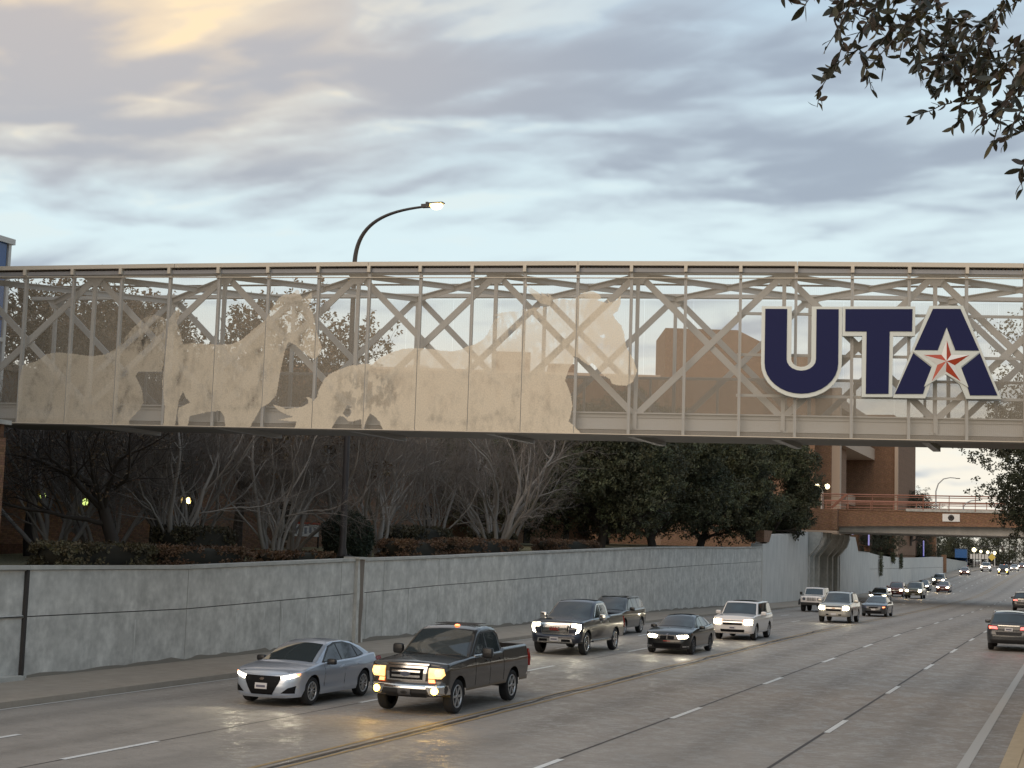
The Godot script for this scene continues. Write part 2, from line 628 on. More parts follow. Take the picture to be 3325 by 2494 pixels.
	struct("campus_lawn", cg, M.dry_grass)

# ---------------------------------------------------------------- the retaining wall
func wall_panel(z0: float, z1: float, y00: float, y01: float, y10: float, y11: float, proud: float) -> MB:
	# a slab whose face looks along +x, with a small chamfer all round; y at z0 bottom/top, then at z1
	var b := MB.new()
	var g := 0.014
	var c := 0.03
	var o := [Vector3(XW, y00 + g, z0 - g), Vector3(XW, y10 + g, z1 + g), Vector3(XW, y11 - g, z1 + g), Vector3(XW, y01 - g, z0 - g)]
	var f := []
	var bk := []
	var mid: Vector3 = (o[0] + o[1] + o[2] + o[3]) * 0.25
	for p in o:
		f.append(Vector3(XW + proud, p.y + signf(mid.y - p.y) * c, p.z + signf(mid.z - p.z) * c))
		bk.append(Vector3(XW - 0.16, p.y, p.z))
	b.quad(f[0], f[1], f[2], f[3], Vector3.RIGHT)
	for i in 4:
		var k := (i + 1) % 4
		b.quad(f[i], f[k], o[k], o[i], Vector3.RIGHT + (f[i] - mid))
		b.quad(o[i], o[k], bk[k], bk[i], o[i] - mid)
	return b

func make_wall() -> void:
	var w := thing("retaining_wall", "long pale concrete retaining wall of jointed panels along the left kerb", "wall")
	var back := MB.new()
	var zs := [16.0, -10.0, -33.5, -41.2, -51.6, -55.3, -60.8, -74.0, -83.5, -94.7, -106.5, -121.4, -130.3]
	for i in zs.size() - 1:
		var a: float = zs[i]
		var c: float = zs[i + 1]
		back.quad(Vector3(XW - 0.1, -1.2, a), Vector3(XW - 0.1, -1.2, c), Vector3(XW - 0.1, wall_top(c) - 0.02, c), Vector3(XW - 0.1, wall_top(a) - 0.02, a), Vector3.RIGHT)
		back.quad(Vector3(XW - 0.5, -1.2, a), Vector3(XW - 0.5, -1.2, c), Vector3(XW - 0.5, wall_top(c) - 0.02, c), Vector3(XW - 0.5, wall_top(a) - 0.02, a), Vector3.LEFT)
	part("backing", back, M.joint, w)
	var joint := func(z: float) -> float: return pl([[16, 1.8], [-41.2, 1.77], [-51.7, 2.0], [-60.8, 2.23], [-74, 2.47], [-94.6, 2.83], [-106.4, 3.02], [-130.3, 3.35]], z)
	for i in zs.size() - 1:
		var a: float = zs[i]
		var c: float = zs[i + 1]
		var off := -0.07 if i < 2 else 0.0
		part("upper_panel", wall_panel(a, c, joint.call(a), wall_top(a) - 0.1, joint.call(c), wall_top(c) - 0.1, off), M.concrete_wall, w)
		var cuts := [a, c]
		if i == 3: cuts = [a, -47.1, c]
		elif i == 4: cuts = [a, -53.8, c]
		elif i == 5: cuts = [a, -57.7, c]
		elif i == 6: cuts = [a, -66.5, c]
		elif i > 6: cuts = [a, (a + c) * 0.5, c]
		for k in cuts.size() - 1:
			part("lower_panel", wall_panel(cuts[k], cuts[k + 1], road_y(cuts[k]) + 0.05, joint.call(cuts[k]), road_y(cuts[k + 1]) + 0.05, joint.call(cuts[k + 1]), off), M.concrete_wall, w)
		var cp := MB.new()
		cp.bar(Vector3(XW - 0.2, wall_top(a) - 0.05, a - 0.01), Vector3(XW - 0.2, wall_top(c) - 0.05, c + 0.01), 0.52, 0.1)
		part("coping", cp, M.concrete_light, w)
	var ej := MB.new()
	ej.box(Vector3(XW - 0.02, 1.55, -33.5), Vector3(0.1, 3.06, 0.09))
	part("expansion_joint", ej, M.joint, w)
	# the pilaster that carries the street lamp, with a rust-brown run below it
	var p := MB.new()
	p.box(Vector3(XW + 0.03, 1.7, -53.0), Vector3(0.22, 3.3, 0.62))
	part("pilaster", p, M.concrete_wall, w)
	p = MB.new()
	p.box(Vector3(XW - 0.1, 3.36, -53.0), Vector3(0.66, 0.08, 0.8))
	part("pilaster_cap", p, M.concrete_light, w)
	mat("rust_run", lin(0.2, 0.165, 0.135), 0.9)
	p = MB.new()
	p.prism(poly("-22,330 20,330 14,240 18,150 8,80 12,10 -10,10 -16,120 -12,220"), 0.0, 0.003, Transform3D(Basis(Vector3.UP, PI / 2), Vector3(XW + 0.142, 0, -53.05)))
	part("rust_stain", p, M.rust_run, w)
	# pale runs of lime on the lower panels, and dirt along the foot
	mat("lime_run", lin(0.6, 0.59, 0.56), 0.9)
	mat("foot_dirt", lin(0.25, 0.225, 0.19), 0.95)
	rng.seed = 88
	for z in [-44.2, -47.25, -49.0, -51.5, -53.95, -57.8, -63.5, -70.0, -46.0, -38.5]:
		var top: float = joint.call(z) - rng.randf_range(0.05, 0.3)
		var len_ := rng.randf_range(0.7, 1.5)
		var left := PackedVector2Array()
		var right := []
		for k in 7:
			var q := k / 6.0
			var hw := rng.randf_range(0.02, 0.05) * (1.0 - 0.7 * q)
			left.append(Vector2(-hw, top - len_ * q))
			right.push_front(Vector2(hw, top - len_ * q))
		for q in right:
			left.append(q)
		var sb := MB.new()
		sb.prism(left, 0.0, 0.003, Transform3D(Basis(Vector3.UP, PI / 2), Vector3(XW + 0.001, 0, z)))
		part("lime_run", sb, M.lime_run, w)
	var fd := PackedVector2Array([Vector2(33.7, 0.1)])
	var zz := 33.7
	while zz < 129.0:
		fd.append(Vector2(zz, road_y(-zz) + 0.22 + rng.randf_range(0.02, 0.14)))
		zz += rng.randf_range(0.25, 0.8)
	fd.append(Vector2(129.0, road_y(-129.0) + 0.1))
	for k in range(11):
		fd.append(Vector2(129.0 - 8.6 * (k + 1), road_y(-(129.0 - 8.6 * (k + 1))) + 0.1))
	p = MB.new()
	p.prism(fd, 0.0, 0.004, Transform3D(Basis(Vector3.UP, PI / 2), Vector3(XW + 0.001, 0, 0)))
	part("foot_dirt", p, M.foot_dirt, w)
	p = MB.new()
	p.bar(Vector3(XW + 0.1, 0.15, -33.2), Vector3(XW + 0.1, 0.15, -20.0), 0.5, 0.3)
	part("footing", p, M.concrete_light, w)
# ---------------------------------------------------------------- the footbridge
const BP := Vector3(-14.46, 0.0, -38.47)
const BTURN := 11.1
const PW := 1.4435

func by(u: float, y: float) -> float:    # the bridge bows up a little towards the middle of the road
	return y - 0.0005 * (u - 3.0) * (u - 3.0) * (y - 7.0) / 4.6

func fill_poly(mask: PackedByteArray, w: int, h: int, p: PackedVector2Array, val: int) -> void:
	for y in h:
		var cy := y + 0.5
		var hits := []
		for i in p.size():
			var a := p[i]
			var b := p[(i + 1) % p.size()]
			if (a.y <= cy) != (b.y <= cy):
				hits.append(a.x + (cy - a.y) / (b.y - a.y) * (b.x - a.x))
		hits.sort()
		for k in range(0, hits.size() - 1, 2):
			for x in range(clampi(int(hits[k]), 0, w), clampi(int(hits[k + 1]), 0, w)):
				mask[y * w + x] = val

# how densely the sheet is left unpunched: running horses as an open halftone
func screen_print() -> ImageTexture:
	var w := 2048
	var h := 300
	var k := 2048.0 / 1500.0
	var mask := PackedByteArray()
	mask.resize(w * h)
	var to_px := func(s: String) -> PackedVector2Array:
		var o := PackedVector2Array()
		for q in poly(s, 1.0):
			o.append(Vector2(q.x * k, h - q.y * k))
		return o
	fill_poly(mask, w, h, to_px.call("93,-8 92,58 96,83 117,89 131,99 149,102 172,100 200,97 221,100 234,108 245,121 258,137 271,150 284,158 298,154 308,150 308,126 307,92 304,76 270,76 266,70 277,50 280,33 275,22 268,15 261,8 261,-4"), 1)
	fill_poly(mask, w, h, to_px.call("334,115 348,117 366,116 386,115 404,116 418,122 435,137 452,151 460,167 470,182 479,187 486,186 493,192 497,193 499,188 504,180 510,184 516,190 517,179 513,172 518,163 522,150 526,133 534,113 532,105 525,96 516,100 504,109 494,117 486,120 482,109 479,94 476,76 474,59 472,46 462,34 451,28 445,17 435,-2 402,-2 399,15 393,23 374,21 349,15 346,-2 334,-3 331,19 332,26 348,34 342,40 337,49 332,38 330,23 328,-3 311,-4 312,25 306,62 308,94 310,126 311,150 318,161 325,166 327,158 322,146 329,131"), 2)
	fill_poly(mask, w, h, to_px.call("468,33 480,30 488,27 499,29 509,30 518,35 518,40 514,44 519,44 526,39 530,44 532,53 536,62 540,70 545,75 554,80 564,84 574,88 584,89 595,91 606,90 610,94 618,100 633,107 649,112 664,113 688,112 701,110 718,109 730,112 737,116 748,119 758,125 765,133 769,143 774,153 782,157 772,159 780,162 794,164 807,164 814,168 820,167 828,170 839,170 849,172 835,176 817,194 810,206 821,197 830,192 838,185 836,191 847,184 844,190 855,182 864,182 876,180 886,185 894,191 907,192 915,188 918,183 912,180 920,178 928,176 925,183 930,177 938,180 944,187 944,176 940,166 934,161 937,155 946,145 950,133 952,120 956,112 963,100 968,85 965,76 962,70 954,66 944,66 935,68 932,74 925,78 916,87 912,92 907,96 904,92 897,96 888,103 883,104 883,96 878,90 875,82 872,72 876,63 880,53 883,38 880,21 878,17 885,12 896,0 626,-2 621,10 614,18 606,23 602,15 596,-2 594,15 584,12 576,12 569,18 563,19 558,11 550,-3 500,0 503,10 496,10 489,11 477,12 490,15 498,17 488,19 480,23 475,26"), 3)
	fill_poly(mask, w, h, to_px.call("574,34 580,31 577,29 580,25 578,20 574,17 568,22 571,29"), 0)
	fill_poly(mask, w, h, to_px.call("917,132 922,134 925,131 921,129"), 4)
	# softer print along the muscles, jaw and limbs
	var shade := PackedFloat32Array()
	shade.resize(w * h)
	for ln in ["732,112 760,104 790,82 806,50 800,18", "858,92 846,66 850,36 842,8", "905,152 918,132 915,112 903,98", "948,96 955,84 962,78", "600,78 628,66 645,40 640,10", "548,60 560,40 556,14", "690,18 730,12 770,20 800,34", "764,140 800,150 840,152 880,168", "780,126 820,138 860,146", "436,118 452,92 450,58 432,26", "498,160 508,140 504,122 496,118", "352,92 372,70 378,40", "400,30 420,24 440,34", "470,150 480,130 478,108", "218,98 246,84 256,54 246,20", "120,70 140,48 138,18", "262,140 274,124 270,104", "330,126 336,96 328,60"]:
		var p := poly(ln, 1.0)
		for i in p.size() - 1:
			for q in 40:
				var c := p[i].lerp(p[i + 1], q / 40.0)
				var cx := int(c.x * k)
				var cy := int(h - c.y * k)
				for dy in range(-9, 10):
					for dx in range(-9, 10):
						var x := cx + dx
						var y := cy + dy
						if x >= 0 and x < w and y >= 0 and y < h:
							shade[y * w + x] = maxf(shade[y * w + x], 1.0 - sqrt(float(dx * dx + dy * dy)) / 9.5)
	var f1 := noise(0.02, 201, 4)
	var f2 := noise(0.09, 203, 3)
	var f3 := noise(0.35, 207, 2)
	var bytes := PackedByteArray()
	bytes.resize(w * h * 4)
	for y in h:
		for x in w:
			# ragged outline
			var jx := clampi(x + int(2.2 * f2.get_noise_2d(x * 2.0, y * 2.0)), 0, w - 1)
			var jy := clampi(y + int(2.2 * f2.get_noise_2d(x * 2.0 + 900.0, y * 2.0)), 0, h - 1)
			var q := mask[jy * w + jx]
			var ux := x / k
			var vy := (h - y) / k
			var blot := f1.get_noise_2d(x, y * 0.7) + 0.6 * f2.get_noise_2d(x, y * 0.5)
			var speck := 0.13 * f3.get_noise_2d(x, y * 0.8)
			var a := 0.2 + 0.03 * sin(x * 1.9) + 0.015 * blot
			if q == 3 or q == 4:
				var neck := smoothstep(100.0, 135.0, vy) * smoothstep(735.0, 775.0, ux) * (1.0 - smoothstep(872.0, 902.0, ux))
				var flank := smoothstep(16.0, 40.0, vy) * (1.0 - smoothstep(60.0, 92.0, vy)) * smoothstep(545.0, 575.0, ux) * (1.0 - smoothstep(620.0, 660.0, ux))
				a = 0.86 - 0.17 * clampf(blot + 0.12, 0.0, 1.0) + speck - neck * (0.17 + 0.42 * clampf(blot, 0.0, 1.0)) - flank * clampf(0.2 + blot, 0.0, 0.28)
				if q == 4:
					a = 0.35
			elif q == 2:
				a = 0.76 - 0.2 * clampf(blot + 0.15, 0.0, 1.0) + speck - 0.12 * smoothstep(110.0, 150.0, vy)
			elif q == 1:
				a = 0.6 - 0.22 * clampf(blot, 0.0, 1.0) + speck - 0.42 * smoothstep(96.0, 135.0, vy) * clampf(0.6 + blot, 0.0, 1.0)
			if q > 0:
				a -= 0.2 * shade[y * w + x] * (0.7 + blot)
			var o := (y * w + x) * 4
			bytes[o] = 255
			bytes[o + 1] = 255
			bytes[o + 2] = 255
			bytes[o + 3] = int(clampf(a, 0.05, 0.97) * 255.0)
	return ImageTexture.create_from_image(Image.create_from_data(w, h, false, Image.FORMAT_RGBA8, bytes))

func ubox(b: MB, u0: float, u1: float, y0: float, y1: float, z0: float, z1: float) -> void:
	# a beam that follows the bow of the bridge
	var a := [by(u0, y0), by(u0, y1), by(u1, y0), by(u1, y1)]
	var p := [Vector3(u0, a[0], z0), Vector3(u0, a[1], z0), Vector3(u1, a[2], z0), Vector3(u1, a[3], z0), Vector3(u0, a[0], z1), Vector3(u0, a[1], z1), Vector3(u1, a[2], z1), Vector3(u1, a[3], z1)]
	var out_ := Vector3(0, 0, signf(z1 - z0))
	b.quad(p[4], p[6], p[7], p[5], out_)
	b.quad(p[0], p[2], p[3], p[1], -out_)
	b.quad(p[1], p[3], p[7], p[5], Vector3.UP)
	b.quad(p[0], p[2], p[6], p[4], Vector3.DOWN)
	b.quad(p[0], p[1], p[5], p[4], Vector3.LEFT)
	b.quad(p[2], p[3], p[7], p[6], Vector3.RIGHT)

func make_bridge() -> void:
	var screen := mat("screen", lin(0.76, 0.66, 0.51), 0.6)
	screen.transparency = BaseMaterial3D.TRANSPARENCY_ALPHA
	screen.albedo_texture = screen_print()
	var far_screen := mat("far_screen", lin(0.55, 0.5, 0.42), 0.7)
	far_screen.transparency = BaseMaterial3D.TRANSPARENCY_ALPHA
	far_screen.albedo_color.a = 0.15
	var guard := mat("guard_mesh", lin(0.2, 0.175, 0.15), 0.7)
	guard.transparency = BaseMaterial3D.TRANSPARENCY_ALPHA
	guard.albedo_color.a = 0.5
	var t := thing("footbridge", "covered steel footbridge of crossed beams behind perforated tan screens printed with horses", "footbridge", BP, deg_to_rad(BTURN))
	var u0 := -14.18 - PW * 1.0
	var n := 25
	var ends := [-16.3, u0 + PW * n]
	var fas := [-16.3, -9.7, -4.1, 1.7, 7.5, 13.2, ends[1]]
	for i in fas.size() - 1:
		var b := MB.new()
		ubox(b, fas[i] + 0.006, fas[i + 1] - 0.006, 11.55, 11.665, -0.34, 0.04)
		part("roof_fascia", b, M.fascia, t)
	for side in 2:
		var z := -0.42 if side == 0 else -4.36
		var s := 0.78 if side == 1 else 0.0
		var b := MB.new()
		for k in range(-1, 9):
			var ua := maxf(-16.3, -12.23 + 3.88 * k)
			ubox(b, ua, minf(ua + 3.88, ends[1]), 11.385, 11.495, z - 0.1, z + (0.36 if side == 0 else 0.12))
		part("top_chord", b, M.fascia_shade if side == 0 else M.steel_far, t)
		b = MB.new()
		for k in range(-1, 9):
			var ua := maxf(-16.3, -12.23 + 3.88 * k)
			var ub := minf(ua + 3.88, ends[1])
			ubox(b, ua, ub, 7.17, 7.63, z - 0.08, z + 0.08)
			ubox(b, ua, ub, 7.6, 7.634, z + 0.08, z + 0.16)
			ubox(b, ua, ub, 7.5, 7.515, z + 0.08, z + 0.11)
			ubox(b, ua, ub, 7.17, 7.2, z + 0.08, z + 0.16)
		part("bottom_chord", b, M.steel_paint if side == 0 else M.steel_far, t)
		if side == 0:
			var roof := MB.new()
			for k in range(-1, 9):
				var ua := maxf(-16.3, -12.23 + 3.88 * k)
				var ub := minf(ua + 3.88, ends[1])
				var m := int((ub - ua) / 0.1)
				for j in m:     # ribs of the roof sheet
					var a := lerpf(ua, ub, float(j) / m)
					ubox(roof, a, lerpf(ua, ub, (j + 0.5) / m), 11.5, 11.53, -1.1, -0.12)
				ubox(roof, ua, ub, 11.532, 11.55, -1.11, -0.34)
			part("roof_sheet", roof, M.roof_sheet, t)
		for k in range(-1, 9):
			var u := -12.23 + 3.88 * k + s
			if u < -16.3 or u > ends[1]:
				continue
			var vb := MB.new()
			vb.box(Vector3(u, by(u, 9.38), z), Vector3(0.1, 4.0, 0.1))
			if side == 0:
				vb.box(Vector3(u, 7.42, z + 0.14), Vector3(0.11, 0.5, 0.06))
				vb.box(Vector3(u - 0.06, 7.2, z + 0.14), Vector3(0.16, 0.05, 0.06))
			part("truss_post", vb, M.steel_paint if side == 0 else M.steel_far, t)
			var gus := MB.new()
			gus.prism(PackedVector2Array([Vector2(u - 0.3, by(u, 11.385)), Vector2(u + 0.3, by(u, 11.385)), Vector2(u + 0.12, by(u, 11.12)), Vector2(u - 0.12, by(u, 11.12))]), z + 0.035, z + 0.06)
			part("gusset_plate", gus, M.steel_paint if side == 0 else M.steel_far, t)
			var u2 := u + 3.88
			if u2 > ends[1]:
				continue
			for d in 2:
				var db := MB.new()
				var lo := 7.55
				var hi := by(u, 11.4)
				var zo := z + (0.02 if d == 0 else -0.045)
				db.bar(Vector3(u, lo if d == 0 else hi, zo), Vector3(u2, hi if d == 0 else lo, zo), 0.06, 0.17, Vector3.BACK.cross(Vector3(1, 1 if d == 0 else -1, 0)))
				part("diagonal_brace", db, M.steel_paint if side == 0 else M.steel_far, t)
	# bracing laid flat between the two top chords
	for k in range(-1, 8):
		var a := -12.23 + 3.88 * k
		for d in 2:
			var b := MB.new()
			var p := Vector3(a + 3.88 * d, by(a, 11.44) - 0.03 * d, -0.5)
			var q := Vector3(a + 0.78 + 3.88 * (1 - d), by(a, 11.44) - 0.03 * d, -4.3)
			if p.x > ends[1] or q.x > ends[1] or p.x < -16.3:
				continue
			b.bar(p, q, 0.15, 0.02)
			b.bar(p + Vector3(0, -0.08, 0), q + Vector3(0, -0.08, 0), 0.02, 0.14)
			part("roof_brace", b, M.steel_far, t)
	var pipe := MB.new()
	pipe.tube([Vector3(-16.3, 11.66, -4.4), Vector3(-6, 11.76, -4.4), Vector3(3, 11.8, -4.4), Vector3(12, 11.76, -4.4), Vector3(ends[1], 11.7, -4.4)], [0.03, 0.03, 0.03, 0.03, 0.03], 8)
	part("conduit", pipe, M.dark_metal, t)
	# deck and what carries it
	var dk := MB.new()
	ubox(dk, -16.3, ends[1], 7.54, 7.66, -4.2, -0.6)
	part("deck_slab", dk, M.concrete_light, t)
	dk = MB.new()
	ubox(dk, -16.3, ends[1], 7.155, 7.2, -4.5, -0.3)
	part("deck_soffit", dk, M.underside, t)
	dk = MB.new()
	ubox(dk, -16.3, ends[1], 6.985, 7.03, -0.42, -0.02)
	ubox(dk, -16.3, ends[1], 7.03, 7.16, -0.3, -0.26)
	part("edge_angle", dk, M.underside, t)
	for k in range(-1, 9):
		var u := -12.23 + 3.88 * k - 0.3
		if u < -16.3 or u > ends[1] - 0.8:
			continue
		var b := MB.new()
		b.bar(Vector3(u, 7.09, -0.42), Vector3(u + 0.78, 7.09, -4.45), 0.2, 0.12)
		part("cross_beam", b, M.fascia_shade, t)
	# guard along the far side of the deck
	var gb := MB.new()
	ubox(gb, -16.3, ends[1], 9.02, 9.1, -4.16, -4.08)
	part("guard_rail", gb, M.steel_paint, t)
	var q0 := -16.0
	while q0 < ends[1]:
		var b := MB.new()
		b.box(Vector3(q0, 8.34, -4.12), Vector3(0.07, 1.36, 0.07))
		part("guard_post", b, M.steel_paint, t)
		q0 += 1.94
	gb = MB.new()
	gb.quad(Vector3(-16.3, 7.7, -4.06), Vector3(ends[1], 7.7, -4.06), Vector3(ends[1], 9.02, -4.06), Vector3(-16.3, 9.02, -4.06), Vector3.BACK)
	part("guard_mesh", gb, guard, t)
	# screens: mullions, perforated sheets, brackets at the head
	var sheets := []
	for i in n + 1:
		var u := u0 + PW * i
		var b := MB.new()
		b.box(Vector3(u, (by(u, 11.37) + 7.04) * 0.5, -0.115), Vector3(0.075, by(u, 11.37) - 7.04, 0.13))
		part("mullion", b, M.steel_paint, t)
		b = MB.new()
		b.box(Vector3(u, by(u, 11.46), -0.1), Vector3(0.085, 0.17, 0.34))
		part("head_bracket", b, M.fascia, t)
		if i < n:
			var a := u + 0.008
			var c := u + PW - 0.008
			var s := MB.new()
			var pts := [Vector3(a, 7.035, 0), Vector3(c, 7.035, 0), Vector3(c, by(c, 11.36), 0), Vector3(a, by(a, 11.36), 0)]
			var uvs := []
			for p in pts:
				uvs.append(Vector2(fposmod((p.x + 16.0) / 30.0, 1.0), 1.0 - (p.y - 7.0) / 4.4))
			if a > 13.9:       # plain sheets past the end of the print
				for j in 4:
					uvs[j] = Vector2(0.94 + 0.03 * (1 if j in [1, 2] else 0), uvs[j].y)
			elif a < -15.9:
				continue
			s.quad(pts[0], pts[1], pts[2], pts[3], Vector3.BACK, uvs[0], uvs[1], uvs[2], uvs[3])
			part("perforated_screen", s, screen, t)
			s = MB.new()
			s.quad(Vector3(a, 7.63, -4.6), Vector3(c, 7.63, -4.6), Vector3(c, by(c, 11.36), -4.6), Vector3(a, by(a, 11.36), -4.6), Vector3.BACK)
			part("rear_screen", s, far_screen, t)
	var tr := MB.new()
	ubox(tr, -16.3, ends[1], 7.012, 7.034, -0.04, 0.02)
	ubox(tr, -16.3, ends[1], 11.362, 11.384, -0.04, 0.02)
	part("screen_trim", tr, M.fascia, t)
	for y in [10.31, 9.21, 8.13]:
		tr = MB.new()
		ubox(tr, 5.95, ends[1], y - 0.035, y + 0.035, -0.26, -0.19)
		part("sign_rail", tr, M.steel_far, t)
	# the letters
	var g := thing("letter_sign", "large navy and silver letters UTA with a red and white star fixed to the footbridge", "sign", BP, deg_to_rad(BTURN))
	var up := PackedVector2Array()
	var uf := PackedVector2Array()
	for e in 2:
		var o := up if e == 0 else uf
		var rx := 1.03 if e == 0 else 0.94
		var ry := 0.9 if e == 0 else 0.79
		var ix := 0.255 if e == 0 else 0.375
		var iy := 0.2 if e == 0 else 0.3
		var top := 10.435 if e == 0 else 10.365
		o.append(Vector2(7.62 - rx, top))
		for j in 17:
			var a := PI * j / 16.0
			o.append(Vector2(7.62 - rx * cos(a), 8.94 - ry * sin(a)))
		o.append(Vector2(7.62 + rx, top))
		o.append(Vector2(7.62 + ix, top))
		for j in 11:
			var a := PI * j / 10.0
			o.append(Vector2(7.62 + ix * cos(a), 9.05 - iy * sin(a)))
		o.append(Vector2(7.62 - ix, top))
		if e == 0: up = o
		else: uf = o
	var letter := func(plate: PackedVector2Array, faces: Array, called: String) -> void:
		var b := MB.new()
		b.prism(plate, 0.05, 0.2)
		var o := part(called, b, M.silver, g)
		for fp in faces:
			b = MB.new()
			b.prism(fp, 0.2, 0.225)
			part("letter_face", b, M.navy, o)
	letter.call(up, [uf], "letter_u")
	letter.call(poly("866,1044 1049,1045 1049,968 994,968 992,810 916,809 916,967 866,967"), [poly("873,1037 1042,1038 1041,980 985,980 983,818 926,817 927,979 873,979")], "letter_t")
	letter.call(poly("1085,1047 1168,1048 1262,809 1176,808 1160,845 1124,872 1088,846 1075,808 994,808"), [poly("1093,1039 1161,1039 1207,932 1149,932 1127,992 1105,932 1047,932"), poly("1044,924 1089,888 1069,819 999,818"), poly("1209,925 1164,887 1185,817 1252,818")], "letter_a")
	var sb := MB.new()
	sb.prism(poly("1127,990 1146,928 1209,928 1162,889 1181,837 1125,870 1071,837 1091,890 1043,928 1108,928"), 0.201, 0.24)
	var star := part("star", sb, M.silver, g)
	var tips := poly("1127,958 1183,920 1162,852 1090,851 1069,919")
	var ins := poly("1138,920 1147,893 1125,877 1104,894 1114,920")
	var red := MB.new()
	var wht := MB.new()
	var c3 := Vector3(11.26, 9.03, 0.31)
	for i in 5:
		var tp := Vector3(tips[i].x, tips[i].y, 0.245)
		var r := Vector3(ins[i].x, ins[i].y, 0.245)
		var l := Vector3(ins[(i + 4) % 5].x, ins[(i + 4) % 5].y, 0.245)
		red.flat(tp, r, c3, Vector3.BACK)
		wht.flat(tp, l, c3, Vector3.BACK)
	part("red_facets", red, M.star_red, star)
	part("white_facets", wht, M.star_white, star)
	# what holds up the ends
	var pr := thing("bridge_pier", "brown brick pier under the left end of the footbridge behind the wall", "pier", Vector3(-28.65, 3.0, -33.4))
	var b := MB.new()
	b.box(Vector3(0, 1.75, 0), Vector3(1.95, 3.5, 2.2))
	part("shaft", b, M.brick, pr)
	b = MB.new()
	b.box(Vector3(0, 3.68, 0), Vector3(1.9, 0.36, 2.1))
	part("dark_gap", b, M.black, pr)
	for k in 5:
		b = MB.new()
		b.box(Vector3(0.955, 3.68, -0.9 + 0.45 * k), Vector3(0.06, 0.36, 0.16))
		part("slat", b, M.brick_dark, pr)
	b = MB.new()
	b.box(Vector3(0, 3.92, 0), Vector3(2.1, 0.12, 2.4))
	part("bearing_cap", b, M.concrete_light, pr)
	# the building that the bridge runs into, past the left edge of the view
	var bl := thing("landing_building", "brick building that the footbridge runs into at its left end", "building", Vector3(-38.5, 3.0, -20.5))
	b = MB.new()
	b.box(Vector3(0, 8.0, 0), Vector3(20.0, 16.0, 19.0))
	part("wall", b, M.brick, bl)
	b = MB.new()
	b.box(Vector3(0, 16.1, 0), Vector3(20.4, 0.3, 19.4))
	part("coping", b, M.stone_trim, bl)
	for k in 4:
		b = MB.new()
		b.box(Vector3(10.02, 7.5, -7.0 + 4.5 * k), Vector3(0.1, 2.2, 1.6))
		part("window", b, M.window_dark, bl)
	# stair tower of blue glass
	var tw := thing("stair_tower", "blue glass stair tower with pale trim at the left end of the footbridge", "tower", Vector3(-38.2, 3.0, -41.0))
	b = MB.new()
	b.box(Vector3(0, 5.5, 0), Vector3(5.3, 11.0, 5.6))
	part("wall", b, M.blue_dark, tw)
	for i in 4:
		for j in 4:
			b = MB.new()
			b.box(Vector3(-1.95 + i * 1.3, 1.45 + j * 2.75, 2.82), Vector3(1.2, 2.65, 0.05))
			part("glass_panel", b, M.blue_panel, tw)
			b = MB.new()
			b.box(Vector3(2.67, 1.45 + j * 2.75, -2.0 + i * 1.35), Vector3(0.05, 2.65, 1.25))
			part("glass_panel", b, M.blue_panel, tw)
	b = MB.new()
	b.box(Vector3(0, 11.1, 0), Vector3(5.6, 0.2, 5.9))
	part("roof_trim", b, M.white_trim, tw)
	b = MB.new()
	b.box(Vector3(2.66, 5.5, -2.76), Vector3(0.16, 11.0, 0.14))
	part("corner_trim", b, M.white_trim, tw)
	b = MB.new()
	b.box(Vector3(2.72, 7.6, 0), Vector3(0.06, 0.14, 5.5))
	part("band", b, M.white_trim, tw)

func make_street_lamp() -> void:
	var t := thing("street_lamp", "tall dark street lamp with curved arm and lit head on the wall pilaster", "street lamp", Vector3(-26.6, 3.4, -53.0))
	var b := MB.new()
	b.tube([Vector3(0, 0.3, 0), Vector3(0, 4.5, 0), Vector3(0, 9.0, 0), Vector3(0, 11.4, 0)], [0.13, 0.115, 0.1, 0.09], 12)
	part("pole", b, M.pole_dark, t)
	b = MB.new()
	b.box(Vector3(0, 0.02, 0), Vector3(0.55, 0.04, 0.55))
	b.tube([Vector3(0, 0.04, 0), Vector3(0, 0.3, 0)], [0.2, 0.15], 12)
	for q in [Vector3(0.2, 0.07, 0.2), Vector3(-0.2, 0.07, 0.2), Vector3(0.2, 0.07, -0.2), Vector3(-0.2, 0.07, -0.2)]:
		b.box(q, Vector3(0.05, 0.06, 0.05))
	part("base", b, M.pole_dark, t)
	b = MB.new()
	var arc := []
	var rad := []
	for k in 19:
		var q := k / 18.0
		arc.append(Vector3(0, 11.4, 0).bezier_interpolate(Vector3(0.06, 12.75, 0), Vector3(0.95, 13.3, 0), Vector3(2.82, 13.41, 0), q))
		rad.append(lerpf(0.09, 0.045, q))
	b.tube(arc, rad, 10)
	part("arm", b, M.pole_dark, t)
	b = MB.new()
	b.box(Vector3(2.95, 13.44, 0), Vector3(0.36, 0.13, 0.22))
	b.box(Vector3(2.98, 13.54, 0), Vector3(0.1, 0.1, 0.1))
	b.box(Vector3(3.36, 13.52, 0), Vector3(0.6, 0.05, 0.26))
	part("lamp_head", b, M.pole_dark, t)
	b = MB.new()
	var rows := []
	for i in 9:
		var a := PI * i / 8.0
		var r := []
		for j in 13:
			var c := TAU * j / 12.0
			r.append(Vector3(3.38 - 0.24 * cos(a), 13.42 + 0.15 * sin(a) * sin(c), 0.15 * sin(a) * cos(c)))
		rows.append(r)
	b.grid(rows)
	part("lamp_bulb", b, M.lamp_warm, t)
	var l := OmniLight3D.new()
	l.name = "street_lamp_light"
	l.light_color = Color(1.0, 0.82, 0.5)
	l.light_energy = 8.0
	l.light_size = 0.08
	l.omni_range = 40.0
	l.omni_attenuation = 2.0
	l.shadow_enabled = true
	l.position = Vector3(3.36, 13.42, 0)
	t.add_child(l)
